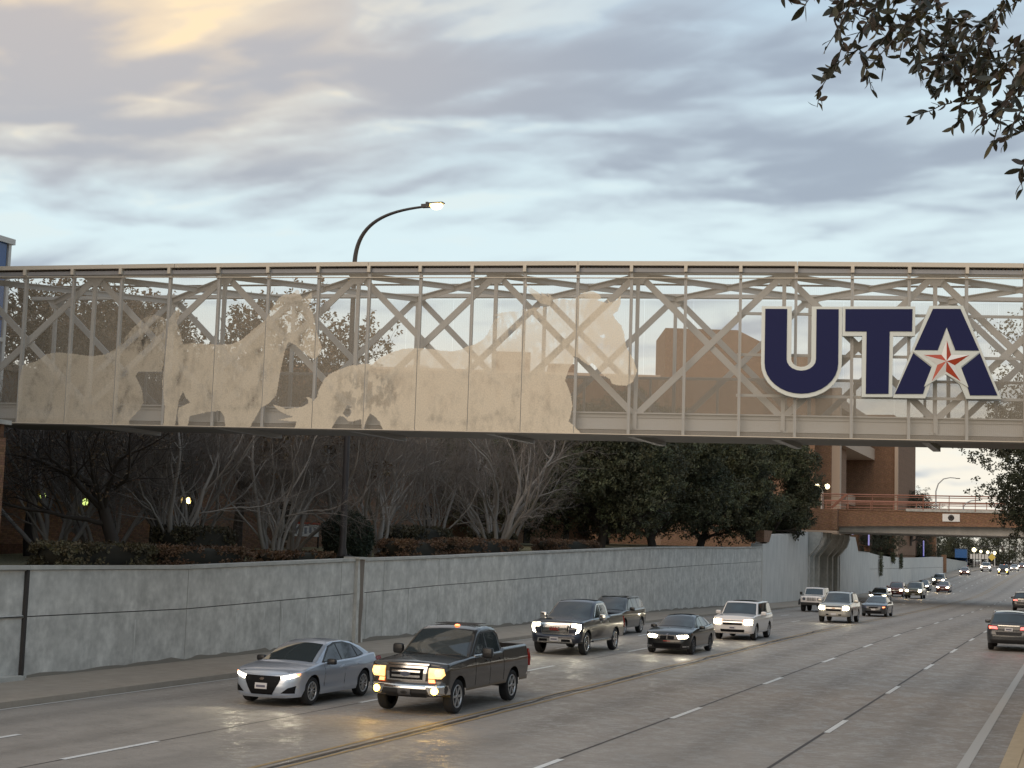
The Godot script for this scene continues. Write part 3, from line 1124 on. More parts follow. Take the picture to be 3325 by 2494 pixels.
# ---------------------------------------------------------------- vehicles
# A car is lofted: rings of columns round its plan for the lower body, sections along its length for the cabin. Front at +z.
class Car:
	var s: Dictionary
	var cols := []      # half perimeter, front centre to rear centre: [x, z, nx, nz]
	var W2: float
	var L2: float
	var zw: Array       # axle positions

	static func pl(table: Array, x: float) -> float:
		var up: bool = table[-1][0] > table[0][0]
		for i in table.size() - 1:
			var a: Array = table[i]
			var b: Array = table[i + 1]
			if (x <= b[0]) if up else (x >= b[0]):
				return a[1] + (b[1] - a[1]) * clampf((x - a[0]) / (b[0] - a[0]), 0.0, 1.0)
		return table[-1][1]

	func _init(spec: Dictionary) -> void:
		s = spec
		W2 = s.W * 0.5
		L2 = s.L * 0.5
		zw = [L2 - s.fo, L2 - s.fo - s.wb]
		var rf: float = s.rf
		var rr: float = s.rr
		var bow: float = s.get("bow", 0.12)
		var bowr: float = s.get("bowr", 0.06)
		for i in 9:
			var x := (W2 - rf) * i / 8.0
			cols.append([x, L2 - bow * x * x / (W2 * W2), 0.0, 1.0])
		var zc := L2 - bow * pow((W2 - rf) / W2, 2.0) - rf
		for i in range(1, 9):
			var a := PI * 0.5 * i / 8.0
			cols.append([W2 - rf + rf * sin(a), zc + rf * cos(a), sin(a), cos(a)])
		var zc2 := -L2 + bowr * pow((W2 - rr) / W2, 2.0) + rr
		var zs := []
		var z := zc - 0.1
		while z > zc2 + 0.03:
			zs.append(z)
			z -= 0.11
		var ra: float = s.tr + s.get("gap", 0.06)
		for w in zw:
			for i in 15:
				zs.append(w + ra * cos(PI * i / 14.0))
			zs.append(w + ra + 0.004)
			zs.append(w - ra - 0.004)
		if s.has("bed"):
			for q in [s.bed[0], s.bed[1]]:
				zs.append(q + 0.004)
				zs.append(q - 0.004)
		zs.sort()
		zs.reverse()
		for q in zs:
			if q < zc - 0.01 and q > zc2 + 0.01:
				cols.append([W2, q, 1.0, 0.0])
		for i in 9:
			var a := PI * 0.5 * i / 8.0
			cols.append([W2 - rr + rr * cos(a), zc2 - rr * sin(a), cos(a), -sin(a)])
		for i in range(7, -1, -1):
			var x := (W2 - rr) * i / 8.0
			cols.append([x, -L2 + bowr * x * x / (W2 * W2), 0.0, -1.0])

	func barrel(z: float) -> float:
		return 1.0 - s.get("barrel", 0.03) * pow(z / L2, 2.0)

	func inset(c: Array, y: float) -> float:
		var side: float = pl(s.side, y)
		var wz: float = c[3] * c[3]
		return lerpf(side, pl(s.front if c[3] > 0.0 else s.rear, y), wz)

	func at(c: Array, y: float, extra := 0.0) -> Vector3:
		var i := inset(c, y) + extra
		return Vector3((c[0] - c[2] * i) * barrel(c[1]), y, c[1] - c[3] * i)

	func low(c: Array) -> float:
		var ra: float = s.tr + s.get("gap", 0.06)
		if absf(c[2]) > 0.9:
			for w in zw:
				var d: float = absf(c[1] - w)
				if d <= ra + 0.001:
					return maxf(s.sill, s.tr + sqrt(maxf(0.0, ra * ra - d * d)))
		return lerpf(s.sill, s.fb if c[3] > 0.0 else s.rb, c[3] * c[3])

	func body() -> MB:
		var b := MB.new()
		var edges := []
		var rt: float = s.get("rt", 0.05)
		var rows := []
		for c in cols:
			var y0 := low(c)
			var y1: float = pl(s.top, c[1])
			var r := []
			for k in 13:
				r.append(at(c, lerpf(y0, y1 - rt, k / 12.0)))
			for k in range(1, 5):
				var a := PI * 0.5 * k / 4.0
				var q := at(c, y1 - rt, rt * (1.0 - cos(a)))
				q.y = y1 - rt + rt * sin(a)
				r.append(q)
			rows.append(r)
			edges.append(r[-1])
		b.grid(rows)
		var mir := []
		for r in rows:
			var q := []
			for p in r:
				q.append(Vector3(-p.x, p.y, p.z))
			mir.append(q)
		b.grid(mir, true)
		# bonnet, boot or load bed
		var cap := []
		var crown: float = s.get("crown", 0.04)
		for i in edges.size():
			var e: Vector3 = edges[i]
			var r := []
			var in_bed: bool = s.has("bed") and e.z <= s.bed[0] + 0.001 and e.z >= s.bed[1] - 0.001
			var prof := [1.0, 0.93, 0.8, 0.62, 0.42, 0.2, 0.0, -0.2, -0.42, -0.62, -0.8, -0.93, -1.0]
			for k in prof:
				var p := Vector3(e.x * k, e.y + crown * (1.0 - k * k) * clampf(e.x / W2, 0.0, 1.0), e.z)
				if in_bed:
					p.y = e.y if absf(k) > 0.9 else s.bed[2]
					if absf(k) == 0.8:
						p.x = e.x * signf(k) * 0.925
				r.append(p)
			cap.append(r)
		b.grid(cap)
		# cabin
		var g := []
		for z in gz():
			g.append(section(z))
		b.grid(g, true)
		b.grid([g[0], mid_row(g[0])], true)
		b.grid([mid_row(g[-1]), g[-1]], true)
		return b

	func mid_row(r: Array) -> Array:
		var o := []
		for p in r:
			o.append(Vector3(p.x, minf(p.y, s.gtop[0][1] - 0.1), p.z))
		return o

	func gz() -> Array:
		var out := []
		for i in s.gtop.size() - 1:
			var n := maxi(1, int(absf(s.gtop[i][0] - s.gtop[i + 1][0]) / 0.12))
			for k in n:
				out.append(lerpf(s.gtop[i][0], s.gtop[i + 1][0], float(k) / n))
		out.append(s.gtop[-1][0])
		return out

	func roof_y() -> float:
		var m := 0.0
		for p in s.gtop:
			m = maxf(m, p[1])
		return m

	func gx(y: float, z: float) -> float:     # half width of the cabin at that height
		var belt: float = s.belt
		var f := clampf((y - belt) / (roof_y() - belt), -0.2, 1.1)
		var zm: float = (s.gtop[0][0] + s.gtop[-1][0]) * 0.5
		var len_: float = (s.gtop[0][0] - s.gtop[-1][0]) * 0.5
		var t: float = clampf((z - zm) / len_, -1.0, 1.0)
		return lerpf(s.gw[0], s.gw[1], f) * (1.0 - s.get("taper", 0.06) * t * t)

	func shift(x: float, z: float) -> float:   # the screen bows forward, the rear window back
		var zm: float = (s.gtop[0][0] + s.gtop[-1][0]) * 0.5
		var len_: float = (s.gtop[0][0] - s.gtop[-1][0]) * 0.5
		return s.get("gbow", 0.1) * (1.0 - pow(x / s.gw[0], 2.0)) * clampf((z - zm) / len_, -1.0, 1.0)

	func section(z: float) -> Array:
		var top: float = pl(s.gtop, z)
		var y0: float = s.belt - 0.12
		var r: float = minf(s.get("gr", 0.1), (top - y0) * 0.5)
		var xt := gx(top, z)
		var pts := []
		for k in 5:
			var y := lerpf(y0, top - r, k / 4.0)
			pts.append(Vector2(gx(y, z), y))
		for k in range(1, 5):
			var a := PI * 0.5 * k / 4.0
			pts.append(Vector2(gx(top - r, z) - r * (1.0 - cos(a)) - (gx(top - r, z) - xt) * sin(a) * 0.4, top - r + r * sin(a)))
		var xe: float = pts[-1].x
		for k in [0.8, 0.6, 0.4, 0.2, 0.0]:
			pts.append(Vector2(xe * k, top + s.get("gcrown", 0.035) * (1.0 - k * k)))
		var out := []
		for p in pts:
			out.append(Vector3(p.x, p.y, z + shift(p.x, z)))
		for i in range(pts.size() - 2, -1, -1):
			out.append(Vector3(-pts[i].x, pts[i].y, z + shift(pts[i].x, z)))
		return out

	func top_point(k: float, z: float) -> Vector3:   # k across from -1 to 1
		var top: float = pl(s.gtop, z)
		var y0: float = s.belt - 0.12
		var r: float = minf(s.get("gr", 0.1), (top - y0) * 0.5)
		var xe: float = gx(top - r, z) - r - (gx(top - r, z) - gx(top, z)) * 0.4
		return Vector3(xe * k, top + s.get("gcrown", 0.035) * (1.0 - k * k), z + shift(xe * k, z))

	# a pane on the roof line between two stations
	func pane(z0: float, z1: float, k0: float, lift: float) -> MB:
		var b := MB.new()
		var rows := []
		for i in 7:
			var z := lerpf(z0, z1, i / 6.0)
			var r := []
			for j in 11:
				r.append(top_point(lerpf(-k0, k0, j / 10.0), z))
			rows.append(r)
		# lift along the normal
		var out := []
		for i in 7:
			var r := []
			for j in 11:
				var d1: Vector3 = rows[mini(i + 1, 6)][j] - rows[maxi(i - 1, 0)][j]
				var d2: Vector3 = rows[i][mini(j + 1, 10)] - rows[i][maxi(j - 1, 0)]
				var m := d1.cross(d2).normalized()
				if m.y < 0.0:
					m = -m
				r.append(rows[i][j] + m * lift)
			out.append(r)
		var d: Vector3 = (out[1][0] - out[0][0]).cross(out[0][1] - out[0][0])
		b.grid(out, d.y < 0.0)
		return b

	func front_z(x: float, y: float, sgn: float) -> float:
		var best := L2 - 1.2
		var last := Vector3.ZERO
		var n := 17
		for i in n:
			var c: Array = cols[i] if sgn > 0.0 else cols[cols.size() - 1 - i]
			var p := at(c, y)
			if i > 0 and p.x >= absf(x):
				var t := clampf((absf(x) - last.x) / maxf(p.x - last.x, 1e-5), 0.0, 1.0)
				return lerpf(last.z, p.z, t)
			last = p
		return last.z - sgn * (absf(x) - last.x) * 2.0

	func side_x(z: float, y: float) -> float:
		if y > s.belt and z < s.gtop[0][0] and z > s.gtop[-1][0] and y > pl(s.top, z) - 0.02:
			return gx(y, z)
		return (W2 - pl(s.side, y)) * barrel(z)

	func pieces(pl2: PackedVector2Array, a: float, c: float, rows: bool) -> Array:
		var out := []
		for q in Geometry2D.intersect_polygons(pl2, PackedVector2Array([Vector2(a, -1), Vector2(c, -1), Vector2(c, 4), Vector2(a, 4)])):
			if not rows:
				out.append(q)
				continue
			var lo := 9.0
			var hi := -9.0
			for p in q:
				lo = minf(lo, p.y)
				hi = maxf(hi, p.y)
			var m := clampi(int((hi - lo) / 0.05), 1, 12)
			for k in m:
				var y0 := lerpf(lo, hi, float(k) / m) - (0.01 if k == 0 else 0.0)
				var y1 := lerpf(lo, hi, (k + 1.0) / m) + (0.01 if k == m - 1 else 0.0)
				out.append_array(Geometry2D.intersect_polygons(q, PackedVector2Array([Vector2(a - 0.1, y0), Vector2(c + 0.1, y0), Vector2(c + 0.1, y1), Vector2(a - 0.1, y1)])))
		return out

	# a plate laid on a surface: pl2 in (x, y) on the front or rear, in (z, y) on a side
	func plate(pl2: PackedVector2Array, face: String, proud: float, deep := 0.05, mirror := false) -> MB:
		var b := MB.new()
		var where := func(p: Vector2, d: float) -> Vector3:
			var o: Vector3
			if face == "front": o = Vector3(p.x, p.y, front_z(p.x, p.y, 1.0) + d)
			elif face == "rear": o = Vector3(p.x, p.y, front_z(p.x, p.y, -1.0) - d)
			else: o = Vector3(side_x(p.x, p.y) + d, p.y, p.x)
			return Vector3(-o.x, o.y, o.z) if mirror else o
		var out_ := Vector3(0, 0, 1) if face == "front" else Vector3(0, 0, -1) if face == "rear" else Vector3(-1 if mirror else 1, 0, 0)
		var lo := pl2[0].x
		var hi := lo
		for p in pl2:
			lo = minf(lo, p.x)
			hi = maxf(hi, p.x)
		var n := clampi(int((hi - lo) / 0.07), 1, 26) if face != "side" else clampi(int((hi - lo) / 0.25), 1, 12)
		for i in n:
			var a := lerpf(lo, hi, float(i) / n)
			var c := lerpf(lo, hi, (i + 1.0) / n)
			for q in pieces(pl2, a, c, face != "side"):
				var idx := Geometry2D.triangulate_polygon(q)
				for k in range(0, idx.size(), 3):
					var v3 := []
					var nn := []
					for e in 3:
						var p2: Vector2 = q[idx[k + e]]
						v3.append(where.call(p2, proud))
						var dx: Vector3 = where.call(p2 + Vector2(0.02, 0), proud) - where.call(p2 - Vector2(0.02, 0), proud)
						var dy: Vector3 = where.call(p2 + Vector2(0, 0.02), proud) - where.call(p2 - Vector2(0, 0.02), proud)
						var m := dx.cross(dy).normalized()
						nn.append(m if m.dot(out_) > 0.0 else -m)
					b.tri(v3[0], v3[1], v3[2], nn[0], nn[1], nn[2])
		var cw := Geometry2D.is_polygon_clockwise(pl2)
		for i in pl2.size():
			var p := pl2[i]
			var q := pl2[(i + 1) % pl2.size()]
			var m := maxi(1, int(p.distance_to(q) / 0.1))
			var e2 := (q - p) * (-1.0 if cw else 1.0)
			var o2 := Vector3(e2.y, -e2.x, 0) if face != "side" else Vector3(0, -e2.x, e2.y)
			if mirror and face != "side":
				o2.x = -o2.x
			for k in m:
				var p0 := p.lerp(q, float(k) / m)
				var p1 := p.lerp(q, (k + 1.0) / m)
				b.quad(where.call(p0, proud), where.call(p1, proud), where.call(p1, -deep), where.call(p0, -deep), o2)
		return b

func oval(cx: float, cy: float, rx: float, ry: float, n := 14) -> PackedVector2Array:
	var o := PackedVector2Array()
	for i in n:
		o.append(Vector2(cx + rx * cos(TAU * i / n), cy + ry * sin(TAU * i / n)))
	return o

func make_wheel(root: Node3D, at: Vector3, r: float, w: float, spokes: int, rim_mat: Material, out_: float) -> void:
	var b := MB.new()
	var turn := Transform3D(Basis(Vector3(0, 0, 1), -PI / 2 * out_), Vector3.ZERO)   # lathe axis y -> x
	var rr := r * 0.68
	var h := w * 0.5
	b.lathe([[rr, -h * 0.8], [r * 0.86, -h], [r * 0.96, -h * 0.85], [r, -h * 0.55], [r, h * 0.55], [r * 0.96, h * 0.85], [r * 0.86, h], [rr, h * 0.8]], 28, turn, true)
	var tyre := part("wheel", b, M.tyre, root, at)
	b = MB.new()
	b.lathe([[rr, h * 0.82], [rr * 0.94, h * 0.78], [rr * 0.9, h * 0.3], [rr * 0.3, h * 0.2], [0.0, h * 0.2]], 24, turn)
	part("barrel", b, M.wheel_shade, tyre)
	b = MB.new()
	b.lathe([[rr * 1.02, h * 0.78], [rr * 0.98, h * 0.9], [rr * 0.9, h * 0.86], [rr * 0.89, h * 0.6]], 24, turn)
	b.lathe([[rr * 0.22, h * 0.5], [rr * 0.22, h * 0.8], [rr * 0.16, h * 0.86], [0.0, h * 0.87]], 14, turn)
	for k in spokes:
		var a := TAU * k / spokes
		var d := Vector3(0, sin(a), cos(a))
		b.bar(d * rr * 0.15 + Vector3(out_ * h * 0.66, 0, 0), d * rr * 0.92 + Vector3(out_ * h * 0.72, 0, 0), rr * 0.2 if spokes < 8 else rr * 0.12, h * 0.25, Vector3.RIGHT)
	part("rim", b, rim_mat, tyre)

func car_paint(called: String, c: Color, metal := 0.5) -> StandardMaterial3D:
	var m := mat(called, c, 0.32, metal)
	m.clearcoat_enabled = true
	m.clearcoat = 1.0
	m.clearcoat_roughness = 0.04
	return m

func lamp_light(o: Node3D, at: Vector3, c: Color, energy: float, ahead: float) -> void:
	var l := SpotLight3D.new()
	l.name = "headlight_beam" if ahead > 0.0 else "taillight_glow"
	l.light_color = c
	l.light_energy = energy
	l.light_size = 0.07
	l.spot_range = 60.0
	l.spot_attenuation = 2.0
	l.spot_angle = 50.0
	l.spot_angle_attenuation = 1.0
	l.shadow_enabled = true
	l.position = at
	l.rotation = Vector3(-0.06, PI if ahead > 0.0 else 0.0, 0)
	o.add_child(l, true)

# builds one vehicle and returns it outside the scene; details: [name, face, polygon in cm, material, proud, both sides]
func build_car(s: Dictionary, paint: Material) -> Node3D:
	var c := Car.new(s)
	var root := Node3D.new()
	part("body", c.body(), paint, root)
	var b := MB.new()
	var z0: float = c.L2 - 0.25
	b.box(Vector3(0, (s.sill + s.belt - 0.15) * 0.5, 0), Vector3(s.W - 0.62, s.belt - 0.15 - s.sill, s.L - 0.5))
	for i in 2:
		for sg in [-1.0, 1.0]:
			var rows := []
			for k in 11:
				var a := PI * k / 10.0
				var ra: float = s.tr + 0.055
				rows.append([Vector3(sg * (c.W2 - 0.05), s.tr + ra * sin(a), c.zw[i] + ra * cos(a)), Vector3(sg * (c.W2 - 0.45), s.tr + ra * sin(a), c.zw[i] + ra * cos(a))])
			b.grid(rows, sg > 0.0)
	part("underbody", b, M.black, root)
	for i in 2:
		for sg in [-1.0, 1.0]:
			make_wheel(root, Vector3(sg * (c.W2 - s.tw * 0.5 - 0.03), s.tr, c.zw[i]), s.tr, s.tw, s.get("spokes", 10), s.get("rim", M.alloy), sg)
	var ws: Array = s.screen
	part("windscreen", c.pane(ws[0], ws[1], 0.99, 0.008), M.glass, root)
	if s.has("rear_screen"):
		var q: Array = s.rear_screen
		part("rear_window", c.pane(q[0], q[1], 0.97, 0.008), M.glass, root)
	if s.has("sunroof"):
		part("sunroof", c.pane(s.sunroof[0], s.sunroof[1], 0.75, 0.01), M.glass, root)
	for d in s.details:
		var p := poly(d[2])
		var both: bool = d.size() > 5 and d[5]
		var lamp: bool = d[0] in ["headlight", "fog_lamp", "taillight", "daytime_light", "turn_signal", "roof_lamp"]
		for k in (2 if both else 1):
			var o := part(d[0], c.plate(p, d[1], d[4], 0.05, k == 1), d[3], root)
			if d[0] in ["headlight", "headlamp_bulb"] and d[0] == s.get("beam_from", "headlight") and s.get("beam", 0.0) > 0.0:
				var mid := Vector2.ZERO
				for q in p:
					mid += q / p.size()
				var zz: float = c.front_z(mid.x, mid.y, 1.0) + d[4] - 0.02
				lamp_light(root, Vector3(mid.x * (-1.0 if k == 1 else 1.0), mid.y, zz), s.get("beam_color", Color(1.0, 0.95, 0.82)), s.beam, 1.0)
			elif d[0] == "taillight" and s.get("tail", 0.0) > 0.0:
				var mid := Vector2.ZERO
				for q in p:
					mid += q / p.size()
				var zz: float = c.front_z(mid.x, mid.y, -1.0) - d[4] + 0.02
				lamp_light(root, Vector3(mid.x * (-1.0 if k == 1 else 1.0), mid.y, zz), Color(1.0, 0.1, 0.05), s.tail, -1.0)
	# door mirrors
	var mp: Vector3 = s.mirror
	for sg in [-1.0, 1.0]:
		b = MB.new()
		var rows := []
		var ms: Vector3 = s.get("mirror_size", Vector3(0.12, 0.075, 0.07))
		for i in 7:
			var a := PI * i / 6.0
			var r := []
			for j in 13:
				var e := TAU * j / 12.0
				var sq := func(x: float) -> float: return signf(x) * pow(absf(x), 0.5)
				var w := pow(sin(a), 0.45)
				r.append(Vector3(sg * mp.x - sq.call(cos(a)) * ms.x * sg, mp.y + w * sq.call(sin(e)) * ms.y, mp.z + w * sq.call(cos(e)) * ms.z))
			rows.append(r)
		b.grid(rows, sg < 0.0)
		b.bar(Vector3(sg * (mp.x - ms.x - 0.12), mp.y - ms.y - 0.01, mp.z), Vector3(sg * (mp.x - 0.02), mp.y - ms.y * 0.7, mp.z), 0.05, 0.03)
		part("door_mirror", b, s.get("mirror_mat", paint), root)
	if s.has("extra"):
		s.extra.call(root, c)
	return root

func place(root: Node3D, called: String, label: String, category: String, x: float, z: float, away := false, group := "") -> Node3D:
	root.name = numbered(called)
	add_child(root)
	root.position = Vector3(x, road_y(z) + 0.012, z)
	root.rotation.y = PI if away else 0.0
	var slope := atan2(road_y(z - 2.0) - road_y(z + 2.0), 4.0)
	root.rotation.x = slope * (1.0 if not away else -1.0)
	tag(root, label, category, group)
	return root
func merged(a: Dictionary, b: Dictionary) -> Dictionary:
	var o := a.duplicate()
	o.merge(b, true)
	return o

func make_vehicles() -> void:
	mat("tyre", lin(0.018, 0.018, 0.019), 0.85)
	mat("wheel_shade", lin(0.02, 0.02, 0.021), 0.6)
	mat("alloy", lin(0.5, 0.5, 0.5), 0.35, 0.7)
	mat("alloy_dark", lin(0.12, 0.12, 0.125), 0.35, 0.6)
	mat("chrome", lin(0.72, 0.71, 0.69), 0.14, 1.0)
	mat("glass", lin(0.035, 0.045, 0.05), 0.04).metallic_specular = 0.75
	mat("grille", lin(0.008, 0.008, 0.009), 0.6).metallic_specular = 0.25
	mat("trim", lin(0.016, 0.016, 0.017), 0.4)
	mat("red_lens", lin(0.3, 0.02, 0.015), 0.15)
	mat("amber_lens", lin(0.5, 0.16, 0.02), 0.2)
	mat("emblem", lin(0.1, 0.11, 0.15), 0.3, 0.5)
	mat("seam", lin(0.02, 0.02, 0.021), 0.7)
	mat("badge_red", lin(0.35, 0.03, 0.02), 0.4)
	glow("head_white", Color(1.0, 0.95, 0.82), 16.0)
	glow("head_warm", Color(1.0, 0.72, 0.2), 7.0)
	glow("lens_warm", Color(1.0, 0.72, 0.22), 1.3)
	glow("lens_white", Color(1.0, 0.95, 0.85), 0.9)
	glow("fog_warm", Color(1.0, 0.8, 0.3), 12.0)
	glow("turn_amber", Color(1.0, 0.45, 0.03), 3.0)
	glow("tail_red", Color(1.0, 0.06, 0.03), 2.2)
	glow("tail_amber", Color(1.0, 0.3, 0.05), 3.0)
	var H: Material = M.head_white
	var silver := car_paint("paint_silver", lin(0.47, 0.52, 0.6), 0.5)
	var grey := car_paint("paint_grey", lin(0.03, 0.028, 0.027), 0.25)
	var navy := car_paint("paint_navy", lin(0.008, 0.011, 0.024), 0.2)
	var blackp := car_paint("paint_black", lin(0.009, 0.009, 0.009), 0.15)
	var white := car_paint("paint_white_car", lin(0.74, 0.7, 0.67), 0.0)
	var tan := car_paint("paint_tan", lin(0.2, 0.17, 0.1), 0.5)
	var champagne := car_paint("paint_champagne", lin(0.5, 0.48, 0.43), 0.55)
	var maroon := car_paint("paint_maroon", lin(0.13, 0.025, 0.015), 0.4)
	var slate := car_paint("paint_slate", lin(0.045, 0.048, 0.052), 0.3)
	var lightgrey := car_paint("paint_light_grey", lin(0.4, 0.41, 0.42), 0.4)

	# ------------------------------ saloon cars
	var sedan := {
		"L": 4.9, "W": 1.86, "fo": 0.95, "wb": 2.83, "tr": 0.335, "tw": 0.225, "rf": 0.52, "rr": 0.4, "bow": 0.2, "bowr": 0.1, "sill": 0.23, "fb": 0.2, "rb": 0.28, "belt": 0.97, "crown": 0.05,
		"top": [[2.45, 0.74], [2.3, 0.8], [1.7, 0.9], [1.1, 0.97], [0.4, 0.985], [-1.0, 1.01], [-1.7, 1.06], [-2.1, 1.08], [-2.45, 1.04]],
		"side": [[0.2, 0.07], [0.34, 0.03], [0.5, 0.035], [0.72, 0.0], [0.82, 0.005], [0.92, 0.04], [1.1, 0.12]],
		"front": [[0.2, 0.1], [0.3, 0.02], [0.45, 0.0], [0.6, 0.02], [0.8, 0.12]], "rear": [[0.2, 0.12], [0.4, 0.02], [0.6, 0.0], [0.9, 0.05], [1.08, 0.12]],
		"gw": [0.8, 0.565], "gtop": [[1.3, 0.95], [1.15, 1.0], [0.75, 1.19], [0.35, 1.36], [0.0, 1.435], [-0.5, 1.45], [-1.0, 1.41], [-1.5, 1.28], [-2.05, 1.05]],
		"gr": 0.09, "screen": [1.18, 0.3], "rear_screen": [-1.15, -1.95], "mirror": Vector3(0.99, 1.0, 0.72), "mirror_mat": M.trim, "rim": M.alloy, "beam": 1.2, "beam_from": "headlamp_bulb", "spokes": 10,
		"details": [
			["window_trim", "side", "86,97 30,134 -8,142 -60,142 -104,134 -128,124 -158,107 -112,100", M.trim, 0.004, true],
			["side_window", "side", "74,100 26,131 -8,138 -16,100", M.glass, 0.01, true],
			["side_window", "side", "-22,100 -15,138 -58,139 -98,132 -110,103", M.glass, 0.01, true],
			["quarter_window", "side", "-116,104 -104,130 -126,121 -148,108", M.glass, 0.01, true],
			["door_seam", "side", "-18,30 -20,30 -20,99 -18,99", M.seam, 0.003, true],
			["door_seam", "side", "92,42 90,42 90,93 92,93", M.seam, 0.003, true],
			["door_handle", "side", "6,82 -14,83 -14,87 6,86", silver, 0.025, true],
			["door_handle", "side", "-84,86 -104,87 -104,91 -84,90", silver, 0.025, true],
			["grille", "front", "-50,72 50,72 44,56 28,28 -28,28 -44,56", M.grille, 0.012],
			["headlight", "front", "46,72 60,75 76,78 86,79 84,72 70,66 50,62", M.lens_white, 0.015, true],
			["headlamp_bulb", "front", "66,75 78,77 79,72 68,68", H, 0.03, true],
			["headlamp_bulb", "front", "48,71 60,73 60,67 51,64", H, 0.028, true],
			["turn_signal", "front", "80,78 86,79 85,74 81,73", M.turn_amber, 0.03, true],
			["bumper_vent", "front", "50,32 78,32 80,50 66,45", M.grille, 0.008, true],
			["front_lip", "front", "-34,21 34,21 80,28 80,31 32,26 -32,26 -80,31 -80,28", silver, 0.02],
			["emblem", "front", "-7,65 -3,68 3,68 7,65 3,62 -3,62", M.chrome, 0.025],
			["number_plate", "front", "-16,41 16,41 16,55 -16,55", M.plate, 0.03],
			["plate_print", "front", "-12,45 12,45 12,50 -12,50", M.plate_print, 0.034],
			["taillight", "side", "-212,88 -238,90 -240,98 -205,96", M.red_lens, 0.006, true],
			["taillight", "rear", "40,86 80,88 84,98 42,94", M.red_lens, 0.01, true],
		],
	}
	place(build_car(sedan, silver), "saloon_car", "silver saloon car with black V-shaped grille beside the dark grey pickup truck", "car", -18.55, -35.4)
	var black_sedan := merged(sedan, {
		"L": 4.7, "fo": 0.78, "wb": 2.85, "tr": 0.335, "rf": 0.45, "bow": 0.14,
		"top": [[2.35, 0.76], [2.2, 0.82], [1.6, 0.92], [1.0, 0.98], [0.4, 0.99], [-1.0, 1.01], [-1.9, 1.06], [-2.35, 1.02]],
		"gtop": [[1.15, 0.96], [1.0, 1.02], [0.6, 1.22], [0.2, 1.38], [-0.15, 1.435], [-0.6, 1.44], [-1.1, 1.37], [-1.5, 1.25], [-1.95, 1.05]], "screen": [1.03, 0.15], "rear_screen": [-1.15, -1.85], "sunroof": [-0.1, -0.9],
		"mirror": Vector3(0.99, 1.0, 0.6), "mirror_mat": blackp, "beam": 2.5, "beam_from": "headlight", "rim": M.alloy_dark,
		"details": [
			["window_trim", "side", "74,97 20,134 -14,142 -60,142 -100,134 -122,122 -148,105 -112,100", M.trim, 0.004, true],
			["side_window", "side", "64,100 16,131 -14,138 -22,100", M.glass, 0.01, true],
			["side_window", "side", "-28,100 -21,138 -60,139 -96,131 -116,108 -112,103", M.glass, 0.01, true],
			["kidney_grille", "front", "2,72 26,71 29,66 26,58 5,58 2,62", M.grille, 0.03, true],
			["headlight", "front", "38,73 60,75 78,76 82,70 76,63 44,61", H, 0.015, true],
			["lower_grille", "front", "-58,42 58,42 50,26 -50,26", M.grille, 0.01],
			["red_strip", "front", "-14,50 14,50 14,53 -14,53", M.badge_red, 0.02],
			["brake_vent", "front", "62,28 82,30 82,34 62,33", M.alloy, 0.01, true],
			["emblem", "front", "-4,78 0,81 4,78 4,75 0,73 -4,75", M.emblem, 0.02],
			["side_skirt", "side", "120,22 -120,22 -120,28 120,28", M.alloy, 0.008, true],
			["taillight", "rear", "40,86 80,88 84,98 42,94", M.red_lens, 0.01, true],
		]})
	place(build_car(black_sedan, blackp), "saloon_car", "black saloon car with twin rounded grilles and sunroof ahead of the white boxy car", "car", -15.35, -61.1)
	var plain_sedan := merged(sedan, {"rim": M.alloy, "beam": 2.0, "beam_from": "headlight", "details": [
			["window_trim", "side", "86,97 30,134 -8,142 -60,142 -104,134 -128,124 -158,107 -112,100", M.trim, 0.004, true],
			["side_window", "side", "74,100 26,131 -8,138 -16,100", M.glass, 0.01, true],
			["side_window", "side", "-22,100 -15,138 -58,139 -98,132 -128,112 -110,103", M.glass, 0.01, true],
			["grille", "front", "-32,70 32,70 30,60 -30,60", M.grille, 0.012],
			["headlight", "front", "46,72 64,75 84,76 82,66 66,61 48,61", H, 0.018, true],
			["lower_grille", "front", "-60,40 60,40 54,28 -54,28", M.grille, 0.01],
			["number_plate", "front", "-15,46 15,46 15,56 -15,56", M.plate, 0.03],
			["taillight", "rear", "40,86 80,88 84,98 42,94", M.red_lens, 0.01, true],
		]})

